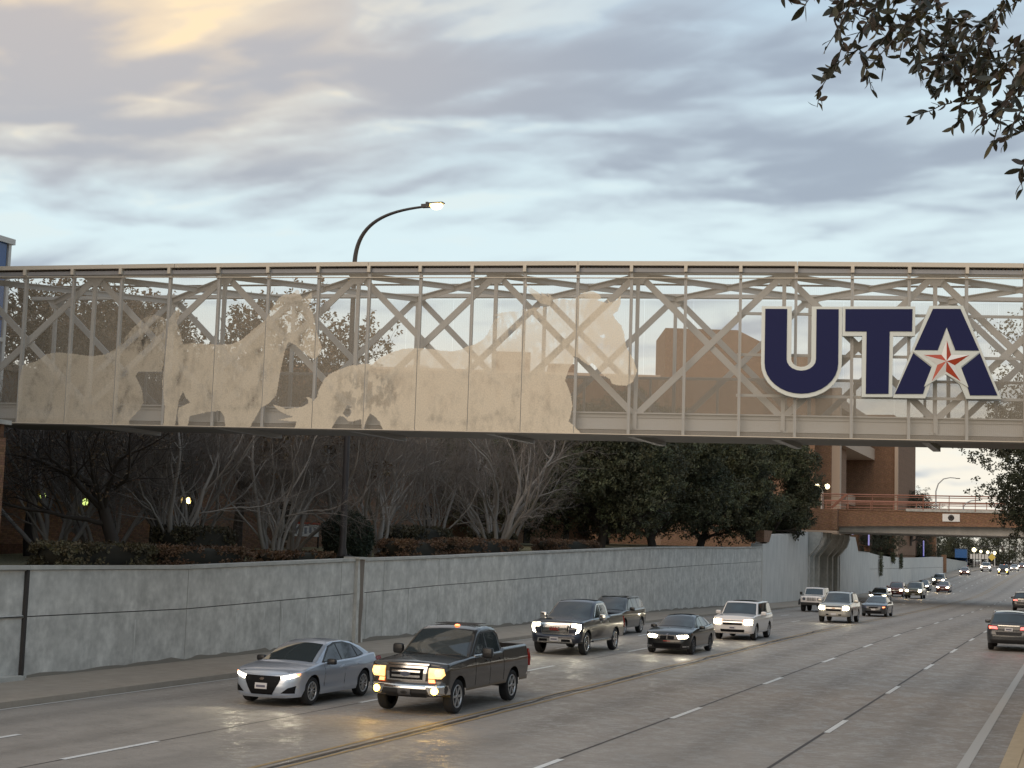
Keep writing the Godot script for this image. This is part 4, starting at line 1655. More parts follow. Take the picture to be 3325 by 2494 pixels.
	# ------------------------------ pickup trucks
	var truck := {
		"L": 5.9, "W": 2.02, "fo": 0.95, "wb": 3.7, "tr": 0.4, "tw": 0.26, "gap": 0.09, "rf": 0.3, "rr": 0.16, "bow": 0.14, "bowr": 0.03, "barrel": 0.015, "sill": 0.5, "fb": 0.42, "rb": 0.5, "belt": 1.3, "crown": 0.05, "rt": 0.07,
		"top": [[2.95, 1.1], [2.75, 1.17], [2.0, 1.23], [1.3, 1.27], [0.6, 1.3], [-1.0, 1.32], [-1.04, 1.38], [-2.95, 1.4]], "bed": [-1.12, -2.87, 0.85],
		"side": [[0.45, 0.05], [0.6, 0.02], [0.85, 0.0], [1.05, 0.0], [1.15, 0.02], [1.4, 0.07]],
		"front": [[0.4, 0.12], [0.48, 0.0], [0.7, 0.0], [0.73, 0.07], [1.0, 0.07], [1.2, 0.15]], "rear": [[0.4, 0.1], [0.5, 0.0], [0.7, 0.0], [0.75, 0.07], [1.4, 0.07]],
		"gw": [0.92, 0.74], "gtop": [[1.35, 1.22], [1.2, 1.29], [0.85, 1.56], [0.45, 1.84], [0.15, 1.92], [-0.4, 1.945], [-0.8, 1.91], [-0.93, 1.82], [-1.03, 1.28]], "taper": 0.02,
		"screen": [1.24, 0.44], "rear_screen": [-0.95, -1.01], "mirror": Vector3(1.2, 1.36, 0.72), "mirror_size": Vector3(0.14, 0.13, 0.07), "mirror_mat": M.trim, "spokes": 6, "rim": M.alloy, "beam": 2.0, "beam_from": "headlamp_bulb", "beam_color": Color(1.0, 0.8, 0.4),
		"details": [
			["window_trim", "side", "92,131 44,172 26,183 -66,183 -86,170 -92,131", M.trim, 0.004, true],
			["side_window", "side", "82,134 42,169 24,179 6,180 4,134", M.glass, 0.01, true],
			["side_window", "side", "-4,134 -2,180 -62,180 -80,168 -85,134", M.glass, 0.01, true],
			["window_ledge", "side", "90,128 -92,128 -92,131 90,131", lightgrey, 0.008, true],
			["door_seam", "side", "2,55 0,55 0,130 2,130", M.seam, 0.003, true],
			["door_seam", "side", "98,60 96,60 96,125 98,125", M.seam, 0.003, true],
			["door_seam", "side", "-95,60 -97,60 -97,130 -95,130", M.seam, 0.003, true],
			["door_handle", "side", "30,112 12,112 12,117 30,117", M.trim, 0.03, true],
			["door_handle", "side", "-64,112 -82,112 -82,117 -64,117", M.trim, 0.03, true],
			["grille_surround", "front", "-52,112 52,112 49,78 -49,78", M.chrome, 0.03],
			["grille", "front", "-44,107 44,107 42,81 -42,81", M.grille, 0.036],
			["grille_bar", "front", "-36,102 36,102 36,97 -36,97", M.chrome, 0.055],
			["grille_bar", "front", "-36,91 36,91 36,86 -36,86", M.chrome, 0.055],
			["bonnet_strip", "front", "-54,114 54,114 54,118 -54,118", M.chrome, 0.02],
			["headlight", "front", "56,109 90,108 94,94 86,85 56,85", M.lens_warm, 0.03, true],
			["headlamp_bulb", "front", "72,106 86,106 90,98 86,90 74,89 70,97", M.head_warm, 0.05, true],
			["turn_signal", "front", "56,83 70,83 72,75 57,75", M.turn_amber, 0.03, true],
			["bumper", "front", "-98,70 98,70 98,48 62,46 55,60 -55,60 -62,46 -98,48", M.chrome, 0.03],
			["lower_valance", "front", "-56,59 56,59 50,40 -50,40", M.black, 0.012],
			["number_plate", "front", "-16,44 16,44 16,60 -16,60", M.alloy_dark, 0.04],
			["taillight", "side", "-282,84 -294,84 -294,128 -284,128", M.red_lens, 0.012, true],
			["rear_bumper", "side", "-262,62 -296,62 -296,68 -262,68", M.chrome, 0.02, true],
		],
		"extra": func(root: Node3D, c: Car) -> void:
			for p in [Vector2(74, 57), Vector2(-74, 57)]:
				part("fog_lamp", c.plate(poly_oval(p.x * 0.01, p.y * 0.01, 0.085, 0.085), "front", 0.045), M.fog_warm, root)
			part("badge", c.plate(poly_oval(0.0, 0.94, 0.13, 0.055), "front", 0.075), M.emblem, root)
			part("plate_badge", c.plate(poly_oval(0.0, 0.52, 0.09, 0.035), "front", 0.05), M.trim, root)
			var b := MB.new()
			b.lathe([[0.07, 0.0], [0.06, 0.03], [0.0, 0.04]], 10, Transform3D(Basis.IDENTITY, Vector3(0.12, 1.955, 0.12)))
			part("roof_lamp", b, M.turn_amber, root)
			b = MB.new()
			for k in 5:
				b.box(Vector3(0, 1.99, -0.05 - 0.17 * k), Vector3(1.1, 0.012, 0.05))
			part("roof_ribs", b, M.trim, root)
			for sg in [-1.0, 1.0]:
				b = MB.new()
				b.bar(Vector3(sg * 0.72, 1.335, 1.33), Vector3(sg * 0.08, 1.31, 1.4), 0.03, 0.02)
				part("wiper", b, M.trim, root),
	}
	place(build_car(truck, grey), "pickup_truck", "dark grey pickup truck with chrome grille and yellow lamps nearest the yellow line", "pickup truck", -15.0, -36.35)
	var big := merged(truck, {"tr": 0.43, "W": 2.06, "fo": 0.98, "rf": 0.34, "bow": 0.18,
		"top": [[2.95, 1.14], [2.75, 1.22], [2.0, 1.28], [1.3, 1.31], [0.6, 1.33], [-1.0, 1.35], [-1.04, 1.4], [-2.95, 1.42]], "rim": M.chrome, "beam_from": "headlight", "beam_color": Color(1.0, 0.96, 0.85), "mirror_mat": M.chrome, "beam": 2.5,
		"gtop": [[1.35, 1.25], [1.2, 1.32], [0.85, 1.58], [0.45, 1.86], [0.15, 1.94], [-0.4, 1.965], [-0.8, 1.93], [-0.93, 1.84], [-1.03, 1.3]], "belt": 1.33,
		"details": [
			["window_trim", "side", "92,134 44,175 26,185 -66,185 -86,172 -92,134", M.chrome, 0.004, true],
			["side_window", "side", "82,137 42,171 24,181 6,182 4,137", M.glass, 0.01, true],
			["side_window", "side", "-4,137 -2,182 -62,182 -80,170 -85,137", M.glass, 0.01, true],
			["grille_surround", "front", "-60,118 60,118 54,104 52,76 -52,76 -54,104", M.chrome, 0.025],
			["grille", "front", "-54,110 54,110 50,79 -50,79", M.grille, 0.03],
			["grille_bar", "front", "-48,108 48,108 48,106 -48,106", M.chrome, 0.045],
			["grille_bar", "front", "-48,103 48,103 48,101 -48,101", M.chrome, 0.045],
			["grille_bar", "front", "-48,98 48,98 48,96 -48,96", M.chrome, 0.045],
			["grille_bar", "front", "-48,93 48,93 48,91 -48,91", M.chrome, 0.045],
			["grille_bar", "front", "-48,88 48,88 48,86 -48,86", M.chrome, 0.045],
			["grille_bar", "front", "-48,83 48,83 48,81 -48,81", M.chrome, 0.045],
			["headlight", "front", "63,117 96,115 97,100 90,84 78,80 86,94 84,103 64,104", H, 0.03, true],
			["bumper_chrome", "front", "-66,62 66,62 70,46 -70,46", M.chrome, 0.02],
			["bumper_vent", "front", "28,59 60,59 62,49 28,50", M.grille, 0.03, true],
			["number_plate", "front", "-16,52 16,52 16,66 -16,66", M.plate, 0.05],
			["plate_print", "front", "-12,56 12,56 12,61 -12,61", M.plate_print, 0.054],
			["running_board", "side", "130,44 -100,44 -100,49 130,49", M.chrome, 0.06, true],
			["door_handle", "side", "30,114 12,114 12,119 30,119", M.chrome, 0.03, true],
			["door_handle", "side", "-64,114 -82,114 -82,119 -64,119", M.chrome, 0.03, true],
			["taillight", "side", "-282,86 -294,86 -294,130 -284,130", M.red_lens, 0.012, true],
		],
		"extra": func(root: Node3D, c: Car) -> void:
			var tm := TextMesh.new()
			var f := SystemFont.new()
			f.font_names = ["Droid Sans"]
			f.font_weight = 700
			tm.font = f
			tm.text = "GMC"
			tm.font_size = 24
			tm.pixel_size = 0.0075
			tm.depth = 0.02
			part("badge_letters", tm, M.badge_red, root, Vector3(0, 0.965, c.front_z(0, 0.95, 1.0) + 0.06)),
		})
	place(build_car(big, navy), "pickup_truck", "navy pickup truck with wide chrome grille and C-shaped headlights", "pickup truck", -18.7, -58.0)

	# ------------------------------ tall cars
	var suv := {
		"L": 4.85, "W": 1.94, "fo": 0.9, "wb": 2.9, "tr": 0.37, "tw": 0.25, "gap": 0.07, "rf": 0.42, "rr": 0.3, "bow": 0.16, "bowr": 0.06, "sill": 0.33, "fb": 0.3, "rb": 0.36, "belt": 1.14, "crown": 0.05, "rt": 0.06,
		"top": [[2.42, 0.96], [2.25, 1.04], [1.6, 1.1], [1.1, 1.13], [0.4, 1.15], [-1.0, 1.17], [-2.42, 1.2]],
		"side": [[0.3, 0.06], [0.45, 0.02], [0.7, 0.0], [0.95, 0.01], [1.25, 0.07]],
		"front": [[0.3, 0.1], [0.42, 0.0], [0.7, 0.0], [0.9, 0.05], [1.05, 0.15]], "rear": [[0.3, 0.1], [0.45, 0.0], [0.7, 0.0], [0.9, 0.05], [1.2, 0.08]],
		"gw": [0.88, 0.68], "gtop": [[1.35, 1.08], [1.2, 1.15], [0.8, 1.42], [0.4, 1.64], [0.1, 1.71], [-0.8, 1.74], [-1.7, 1.7], [-2.0, 1.62], [-2.3, 1.15]],
		"screen": [1.24, 0.36], "rear_screen": [-2.03, -2.24], "mirror": Vector3(1.07, 1.2, 0.75), "mirror_size": Vector3(0.13, 0.09, 0.07), "rim": M.alloy, "beam": 2.0, "spokes": 10,
		"details": [
			["window_trim", "side", "92,116 38,160 14,167 -150,167 -182,160 -206,122", M.trim, 0.004, true],
			["side_window", "side", "82,119 34,157 12,163 -4,164 -8,119", M.glass, 0.01, true],
			["side_window", "side", "-14,119 -10,164 -92,164 -98,120", M.glass, 0.01, true],
			["side_window", "side", "-104,121 -98,164 -148,164 -178,157 -196,124", M.glass, 0.01, true],
			["grille", "front", "-46,90 46,90 42,66 -42,66", M.grille, 0.015],
			["grille_bar", "front", "-44,81 44,81 43,75 -43,75", M.chrome, 0.03],
			["headlight", "front", "52,92 78,94 88,90 86,76 70,72 52,74", H, 0.02, true],
			["bumper_vent", "front", "-40,48 40,48 36,38 -36,38", M.grille, 0.012],
			["number_plate", "front", "-15,52 15,52 15,62 -15,62", M.plate, 0.03],
			["taillight", "rear", "50,92 84,94 86,114 56,112", M.red_lens, 0.012, true],
			["number_plate", "rear", "-17,84 17,84 17,98 -17,98", M.plate, 0.02],
			["roof_rail", "side", "20,171 -170,171 -170,174 20,174", M.alloy, 0.02, true],
		]}
	place(build_car(suv, blackp), "tall_car", "black tall car half hidden behind the navy pickup truck by the wall", "car", -21.3, -71.7)
	var boxy := merged(suv, {
		"L": 5.1, "W": 1.95, "fo": 0.95, "wb": 2.98, "rf": 0.3, "bow": 0.14, "barrel": 0.02,
		"top": [[2.55, 0.98], [2.4, 1.06], [1.6, 1.12], [1.1, 1.14], [0.4, 1.14], [-1.0, 1.15], [-2.55, 1.16]],
		"gw": [0.9, 0.76], "gtop": [[1.15, 1.08], [1.02, 1.14], [0.75, 1.38], [0.48, 1.63], [0.3, 1.7], [-0.8, 1.73], [-2.0, 1.71], [-2.25, 1.64], [-2.45, 1.12]], "gr": 0.07, "gcrown": 0.025,
		"screen": [1.05, 0.46], "rear_screen": [-2.27, -2.4], "sunroof": [0.15, -0.7], "mirror": Vector3(1.08, 1.2, 0.62), "mirror_mat": white,
		"details": [
			["window_band", "side", "82,116 48,160 30,166 -206,166 -226,158 -236,118", M.trim, 0.004, true],
			["side_window", "side", "74,119 46,156 28,163 2,163 0,119", M.glass, 0.01, true],
			["side_window", "side", "-6,119 -4,163 -98,163 -100,119", M.glass, 0.01, true],
			["side_window", "side", "-106,119 -104,163 -202,163 -220,156 -228,121", M.glass, 0.01, true],
			["grille", "front", "-46,90 46,90 46,86 -46,86", M.grille, 0.02],
			["grille", "front", "-46,80 46,80 44,70 -44,70", M.grille, 0.02],
			["grille_bar", "front", "-46,86 46,86 46,80 -46,80", M.chrome, 0.03],
			["headlight", "front", "54,94 90,94 90,74 54,74", H, 0.025, true],
			["turn_signal", "front", "49,93 53,93 53,84 49,84", M.turn_amber, 0.025, true],
			["lower_grille", "front", "-56,50 56,50 54,38 -54,38", M.grille, 0.015],
			["number_plate", "front", "-15,50 15,50 15,64 -15,64", M.plate, 0.04],
			["plate_print", "front", "-11,54 11,54 11,60 -11,60", M.plate_print, 0.044],
			["side_strip", "side", "120,35 -130,35 -130,39 120,39", M.alloy, 0.015, true],
			["taillight", "rear", "60,96 90,96 90,112 60,112", M.red_lens, 0.012, true],
		]})
	place(build_car(boxy, white), "boxy_car", "white boxy car with flat roof and round bright headlights behind the black saloon", "car", -15.35, -73.1)
	var large := merged(suv, {
		"L": 5.15, "W": 2.02, "fo": 0.97, "wb": 2.95, "tr": 0.4, "rf": 0.36, "sill": 0.42, "fb": 0.38, "belt": 1.24,
		"top": [[2.57, 1.04], [2.4, 1.13], [1.7, 1.2], [1.1, 1.23], [0.4, 1.25], [-1.0, 1.26], [-2.57, 1.28]],
		"front": [[0.36, 0.1], [0.46, 0.0], [0.78, 0.0], [0.95, 0.04], [1.12, 0.14]],
		"gw": [0.92, 0.72], "gtop": [[1.3, 1.18], [1.15, 1.25], [0.8, 1.5], [0.42, 1.76], [0.15, 1.85], [-0.8, 1.88], [-1.9, 1.85], [-2.2, 1.75], [-2.45, 1.25]],
		"screen": [1.2, 0.4], "rear_screen": [-2.22, -2.4], "mirror": Vector3(1.13, 1.32, 0.75), "mirror_size": Vector3(0.14, 0.1, 0.07), "spokes": 6,
		"details": [
			["window_trim", "side", "88,126 40,172 16,180 -170,180 -200,172 -222,130", M.trim, 0.004, true],
			["side_window", "side", "78,129 36,169 14,176 -4,177 -8,129", M.glass, 0.01, true],
			["side_window", "side", "-14,129 -10,177 -96,177 -102,130", M.glass, 0.01, true],
			["side_window", "side", "-108,131 -102,177 -166,177 -196,169 -212,134", M.glass, 0.01, true],
			["grille", "front", "-50,102 50,102 46,72 -46,72", M.grille, 0.02],
			["grille_bar", "front", "-48,95 48,95 46,85 -46,85", champagne, 0.04],
			["badge", "front", "-10,92 10,92 10,88 -10,88", M.amber_lens, 0.055],
			["headlight", "front", "56,103 86,104 92,98 90,82 74,78 56,80", H, 0.025, true],
			["bumper_vent", "front", "30,54 48,54 46,46 30,46", M.grille, 0.012, true],
			["number_plate", "front", "-16,46 16,46 16,60 -16,60", M.plate, 0.03],
			["roof_rack", "side", "20,186 -180,186 -180,189 20,189", M.trim, -0.06, true],
			["taillight", "rear", "64,100 92,100 92,120 66,120", M.red_lens, 0.012, true],
		]})
	place(build_car(large, champagne), "tall_car", "silver tall car with bright headlights and roof rack in front of the white off-roader", "car", -14.7, -99.0)
	var off := merged(suv, {
		"L": 4.3, "W": 1.7, "fo": 0.62, "wb": 2.75, "tr": 0.42, "tw": 0.29, "gap": 0.12, "rf": 0.18, "rr": 0.12, "bow": 0.05, "barrel": 0.0, "sill": 0.55, "fb": 0.6, "rb": 0.6, "belt": 1.22,
		"top": [[2.15, 1.1], [2.05, 1.17], [1.2, 1.22], [0.6, 1.24], [-2.15, 1.24]],
		"side": [[0.5, 0.02], [0.9, 0.0], [1.25, 0.02]], "front": [[0.5, 0.05], [0.6, 0.0], [1.2, 0.04]], "rear": [[0.5, 0.03], [1.2, 0.0]],
		"gw": [0.8, 0.7], "gtop": [[0.85, 1.18], [0.78, 1.24], [0.45, 1.76], [0.35, 1.82], [-1.9, 1.82], [-2.05, 1.76], [-2.1, 1.2]], "gr": 0.06, "gbow": 0.03, "gcrown": 0.02,
		"screen": [0.76, 0.47], "rear_screen": [-2.06, -2.09], "mirror": Vector3(1.02, 1.36, 0.6), "mirror_size": Vector3(0.1, 0.12, 0.05), "mirror_mat": M.trim, "spokes": 5, "rim": M.alloy_dark, "beam": 0.0,
		"details": [
			["side_window", "side", "60,130 40,174 -10,174 -12,130", M.glass, 0.008, true],
			["side_window", "side", "-20,130 -20,174 -100,174 -102,130", M.glass, 0.008, true],
			["side_window", "side", "-110,130 -110,174 -195,174 -198,130", M.glass, 0.008, true],
			["grille_slot", "front", "-31,108 -26,108 -26,82 -31,82", M.grille, 0.008],
			["grille_slot", "front", "-21,108 -16,108 -16,82 -21,82", M.grille, 0.008],
			["grille_slot", "front", "-11,108 -6,108 -6,82 -11,82", M.grille, 0.008],
			["grille_slot", "front", "-2,108 3,108 3,82 -2,82", M.grille, 0.008],
			["grille_slot", "front", "8,108 13,108 13,82 8,82", M.grille, 0.008],
			["grille_slot", "front", "18,108 23,108 23,82 18,82", M.grille, 0.008],
			["grille_slot", "front", "28,108 33,108 33,82 28,82", M.grille, 0.008],
			["headlight", "front", "44,106 58,108 66,102 66,92 58,86 44,88", M.emblem, 0.02, true],
			["number_plate", "front", "-15,56 15,56 15,70 -15,70", M.plate, 0.14],
		],
		"extra": func(root: Node3D, c: Car) -> void:
			var b := MB.new()
			b.box(Vector3(0, 0.62, 2.22), Vector3(1.5, 0.2, 0.2))
			part("bumper", b, M.trim, root)
			for sg in [-1.0, 1.0]:
				for i in 2:
					b = MB.new()
					var rows := []
					for k in 9:
						var a := PI * (0.05 + 0.9 * k / 8.0)
						rows.append([Vector3(sg * 0.8, 0.42 + 0.56 * sin(a), c.zw[i] + 0.62 * cos(a)), Vector3(sg * 0.98, 0.42 + 0.54 * sin(a), c.zw[i] + 0.62 * cos(a)), Vector3(sg * 0.985, 0.36 + 0.54 * sin(a), c.zw[i] + 0.6 * cos(a))])
					b.grid(rows, sg > 0.0)
					part("mudguard", b, M.trim, root),
		})
	place(build_car(off, white), "off_roader", "white upright off-roader with slotted grille behind the silver tall car", "car", -19.9, -121.5)

	# ------------------------------ going away, on the right
	var rear := merged(suv, {"beam": 0.0, "tail": 0.5, "rim": M.alloy_dark, "L": 4.95, "W": 1.95, "spokes": 5, "details": [
			["window_trim", "side", "92,116 38,160 14,167 -150,167 -182,160 -206,122", M.trim, 0.004, true],
			["side_window", "side", "82,119 34,157 12,163 -8,164 -8,119", M.glass, 0.01, true],
			["side_window", "side", "-14,119 -10,164 -148,164 -178,157 -196,124", M.glass, 0.01, true],
			["taillight", "rear", "48,97 74,99 84,99 86,110 52,109", M.tail_red, 0.02, true],
			["turn_signal", "rear", "74,98 84,98 84,107 74,107", M.tail_amber, 0.03, true],
			["chrome_strip", "rear", "-46,112 46,112 46,115 -46,115", M.chrome, 0.02],
			["number_plate", "rear", "-17,90 17,90 17,104 -17,104", M.plate, 0.02],
			["plate_print", "rear", "-12,94 12,94 12,100 -12,100", M.plate_print, 0.024],
			["tailgate_recess", "rear", "-58,86 58,86 52,72 -52,72", M.seam, 0.004],
			["bumper_strip", "rear", "-88,66 88,66 86,60 -86,60", slate, 0.03],
			["lower_bumper", "rear", "-80,52 80,52 76,38 -76,38", M.trim, 0.012],
			["roof_rail", "side", "20,171 -170,171 -170,174 20,174", M.alloy, 0.02, true],
		]})
	place(build_car(rear, slate), "tall_car", "dark grey tall car driving away on the right with red tail lights lit", "car", -3.35, -75.2, true)
	var rear2 := merged(rear, {"tail": 0.3})
	place(build_car(rear2, blackp), "tall_car", "black tall car driving away at the right edge ahead of the dark grey one", "car", -5.55, -150.0, true)

	# ------------------------------ the queue that comes down the hill
	var dim := merged(plain_sedan, {"beam": 0.0})
	dim.details = dim.details.duplicate(true)
	for d in dim.details:
		if d[0] == "headlight":
			d[3] = M.emblem
	dim.details.append(["turn_signal", "front", "62,72 80,73 80,66 64,63", M.turn_amber, 0.03])
	place(build_car(dim, slate), "saloon_car", "dark grey saloon with one amber lamp to the right of the silver tall car", "car", -14.55, -116.5)
	place(build_car(plain_sedan, blackp), "saloon_car", "black saloon with headlights on just behind the dark grey saloon with an amber lamp", "car", -20.0, -162.4)
	place(build_car(merged(suv, {"beam": 1.5, "beam_color": Color(1.0, 0.7, 0.35)}), maroon), "tall_car", "dark red tall car with yellow headlights close to the wall left of the tan car", "car", -21.6, -191.5)
	place(build_car(merged(large, {"beam": 1.5, "beam_color": Color(1.0, 0.75, 0.35)}), tan), "tall_car", "tan tall car with one warm headlight entering the shade of the brick bridge", "car", -18.9, -186.0)
	place(build_car(plain_sedan, navy), "saloon_car", "dark blue saloon close behind the tan tall car by the wall", "car", -21.7, -224.5)
	place(build_car(merged(suv, {"beam": 1.5}), slate), "tall_car", "grey tall car with glaring headlights behind the dark blue saloon", "car", -21.7, -249.5)
	place(build_car(merged(plain_sedan, {"beam_color": Color(1.0, 0.85, 0.6)}), maroon), "saloon_car", "dark red saloon alone in the middle lane past the brick bridge", "car", -18.7, -221.5)
	place(build_car(merged(plain_sedan, {}), maroon), "saloon_car", "small red car with two bright headlights where the far wall ends", "car", -22.1, -308.0)
	place(build_car(merged(big, {"beam": 1.5}), lightgrey), "pickup_truck", "silver pickup truck at the top of the hill under the lit globes", "pickup truck", -20.6, -348.0)
	place(build_car(merged(truck, {"beam": 1.5, "beam_color": Color(1.0, 0.95, 0.85), "details": truck.details.map(func(d): return [d[0], d[1], d[2], M.head_white if d[0] in ["headlight", "headlamp_bulb"] else M.trim if d[3] == M.chrome else d[3], d[4], d.size() > 5])}), blackp), "pickup_truck", "black pickup truck with two bright headlights beside the silver pickup on the hill", "pickup truck", -15.85, -323.5)
	place(build_car(plain_sedan, lightgrey), "saloon_car", "pale saloon behind the black pickup truck on the hill", "car", -15.6, -366.0)
	place(build_car(plain_sedan, maroon), "saloon_car", "red saloon at the right edge, farthest of the queue on the hill", "car", -16.0, -418.0)

func poly_oval(cx: float, cy: float, rx: float, ry: float) -> PackedVector2Array:
	return oval(cx, cy, rx, ry)
# ---------------------------------------------------------------- buildings and the brick bridge
func block(called: String, c: Vector3, s: Vector3, m: Material, o: Node3D) -> MeshInstance3D:
	var b := MB.new()
	b.box(c, s)
	return part(called, b, m, o)

func make_buildings() -> void:
	# low brick wing along the lawn
	var w := thing("brick_wing", "long low reddish brick building behind the bare trees with lit lamps on its wall", "building", Vector3(-46.0, 3.0, -78.0))
	block("wall", Vector3(0, 3.5, 0), Vector3(16, 7.0, 84), M.brick, w)
	block("plinth", Vector3(8.03, 0.25, 0), Vector3(0.1, 0.5, 84), M.brick_dark, w)
	block("parapet", Vector3(0, 7.08, 0), Vector3(16.3, 0.24, 84.3), M.stone_trim, w)
	for k in 9:
		var z := 36.0 - 9.0 * k
		if k in [1, 4]:
			continue
		var o := block("window", Vector3(8.02, 2.1, z), Vector3(0.1, 2.4, 1.2), M.window_dark, w)
		block("sill", Vector3(8.07, 0.86, z), Vector3(0.2, 0.1, 1.4), M.stone_trim, o)
	block("lit_window", Vector3(8.04, 1.5, 20.4), Vector3(0.1, 0.85, 0.6), M.window_lit, w)
	for q in [[Vector3(8.2, 2.35, 28.5), M.green_lamp], [Vector3(8.2, 2.2, 25.8), M.green_lamp], [Vector3(8.2, 2.55, 18.2), M.lamp_warm]]:
		var b := MB.new()
		b.lathe([[0.0, 0.16], [0.09, 0.12], [0.12, 0.0], [0.08, -0.1], [0.0, -0.12]], 10, Transform3D(Basis.IDENTITY, q[0]))
		part("wall_lamp", b, q[1], w)
		block("lamp_arm", q[0] + Vector3(-0.14, 0.12, 0), Vector3(0.3, 0.05, 0.05), M.dark_metal, w)
	var sg := thing("banner_sign", "white banner sign with a red edge among the bare trunks before the brick wall", "sign", Vector3(-36.5, 3.1, -68.5))
	block("board", Vector3(0, 1.35, 0), Vector3(0.06, 0.6, 3.0), M.star_white, sg)
	block("red_edge", Vector3(0.01, 1.7, 0), Vector3(0.07, 0.1, 3.05), M.star_red, sg)
	for z in [-1.45, 1.45]:
		block("post", Vector3(0, 0.9, z), Vector3(0.07, 1.8, 0.07), M.dark_metal, sg)
	mat("sign_print", lin(0.25, 0.25, 0.28), 0.6)
	for k in 5:
		block("sign_print", Vector3(0.035, 1.33 + 0.04 * (k % 2), -1.0 + 0.5 * k), Vector3(0.006, 0.3, 0.26), M.sign_print, sg)
	# the main hall, square to the view
	var yaw := deg_to_rad(20.6)
	var rt := Vector3(cos(yaw), 0, -sin(yaw))
	var fw := Vector3(-sin(yaw), 0, -cos(yaw))
	var h := thing("campus_hall", "large plain brick hall with flat roof and stepped roof boxes beyond the footbridge", "building", fw * 140.0 + Vector3(0, 2.0, 0), yaw)
	block("wall", Vector3(-3.9, 8.85, -10), Vector3(34.6, 17.7, 20), M.brick_pale, h)
	block("coping", Vector3(-3.9, 17.8, -10), Vector3(34.9, 0.25, 20.3), M.stone_trim, h)
	block("roof_box", Vector3(0.0, 18.9, -5), Vector3(3.3, 2.2, 5), M.brick_pale, h)
	block("roof_box", Vector3(4.6, 18.3, -4), Vector3(2.6, 1.2, 5), M.brick_pale, h)
	block("vent", Vector3(-9.0, 18.3, -6), Vector3(2.0, 0.9, 2.0), M.white_trim, h)
	for k in 6:
		block("window", Vector3(-19.0 + 5.4 * k, 6.0, 0.03), Vector3(1.4, 3.2, 0.1), M.window_dark, h)
	var tw := thing("brick_tower", "tall tan brick tower block with a sloping shoulder behind the letter U", "tower", fw * 190.0 + Vector3(0, 2.0, 0), yaw)
	var b := MB.new()
	b.prism(PackedVector2Array([Vector2(18.9, 0), Vector2(31.3, 0), Vector2(31.3, 28.0), Vector2(27.9, 29.6), Vector2(18.9, 29.6)]), -12.0, 0.0)
	part("wall", b, M.brick_pale, tw)
	block("lower_wing", Vector3(34.6, 13.4, -6.2), Vector3(6.4, 26.8, 11.0), M.brick_pale, tw)
	# the building with deep balconies, past the brick bridge
	var o := thing("balcony_building", "brick building with deep cantilevered balconies left of the open sky past the bridge", "building", Vector3(-30, 3.0, -200))
	block("end_wall", Vector3(-6.9, 11.3, -6.5), Vector3(12, 22.6, 13), M.brick_pale, o)
	block("corner_pier", Vector3(-0.35, 11.3, -0.6), Vector3(1.05, 22.7, 1.3), M.stone_trim, o)
	block("recessed_wall", Vector3(-8.0, 11.0, -24), Vector3(4.0, 22.0, 24), M.brick, o)
	b = MB.new()
	b.prism(PackedVector2Array([Vector2(-12, 0), Vector2(3.5, 0), Vector2(3.5, 21.6), Vector2(2.9, 22.3), Vector2(-12, 22.3)]), -60.0, -35.0)
	part("far_block", b, M.brick, o)
	block("corner_strip", Vector3(3.3, 11.0, -34.9), Vector3(0.5, 21.6, 0.3), M.stone_trim, o)
	for q in [[16.3, 1.7, 0.2], [9.3, 1.5, -2.6], [20.8, 1.2, 0.2]]:
		block("balcony_slab", Vector3(-3.2 + q[2] * 0.5, q[0], -18.5), Vector3(6.2 + q[2], q[1], 33.0), M.stone_trim, o)
	for k in 8:
		var f := block("window", Vector3(-5.96, 12.7, -14.0 - 2.6 * k), Vector3(0.1, 4.6, 1.9), M.window_dark, o)
		block("fin", Vector3(0.25, 0, 1.25), Vector3(0.6, 4.7, 0.4), M.stone_trim, f)
	# ------------------------------ the brick bridge over the road
	var br := thing("brick_bridge", "brick road bridge with red-brown railings and shallow arched fascia across the road", "bridge", Vector3(0, 0, -156.0))
	var arch := PackedVector2Array()
	for k in 21:
		var x := lerpf(-23.4, 9.0, k / 20.0)
		arch.append(Vector2(x, 6.95 + 0.3 * (1.0 - pow((x + 7.2) / 16.2, 2.0))))
	var face := arch.duplicate()
	face.append(Vector2(9.0, 8.6))
	face.append(Vector2(-23.4, 8.6))
	b = MB.new()
	b.prism(face, -0.6, 0.0)
	part("fascia", b, M.brick, br)
	b = MB.new()
	b.prism(face, -18.0, -17.4)
	part("fascia", b, M.brick, br)
	var course := arch.duplicate()
	for k in range(20, -1, -1):
		course.append(arch[k] + Vector2(0, 0.26))
	b = MB.new()
	b.prism(course, 0.0, 0.07)
	part("soldier_course", b, M.brick_pale, br)
	block("coping", Vector3(-4.0, 8.73, -0.28), Vector3(25.6, 0.26, 0.8), M.concrete_light, br)
	block("coping", Vector3(-20.2, 8.66, -0.28), Vector3(6.6, 0.12, 0.7), M.brick_pale, br)
	block("deck", Vector3(-8.5, 8.3, -9.0), Vector3(37.0, 0.5, 16.8), M.concrete_light, br)
	for k in 5:
		block("girder", Vector3(-7.2, 6.85, -1.3 - 3.8 * k), Vector3(37.4, 0.82, 0.5), M.concrete_pale, br)
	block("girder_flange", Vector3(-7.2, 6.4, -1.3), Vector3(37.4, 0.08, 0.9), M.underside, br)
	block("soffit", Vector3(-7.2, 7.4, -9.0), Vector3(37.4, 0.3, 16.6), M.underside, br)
	block("corner_block", Vector3(-25.4, 7.55, 0.15), Vector3(3.9, 2.2, 1.2), M.brick, br)
	block("corner_cap", Vector3(-25.4, 6.4, 0.15), Vector3(4.1, 0.22, 1.4), M.stone_trim, br)
	block("corner_pier", Vector3(-23.6, 7.6, 0.2), Vector3(0.5, 2.0, 1.35), M.brick_pale, br)
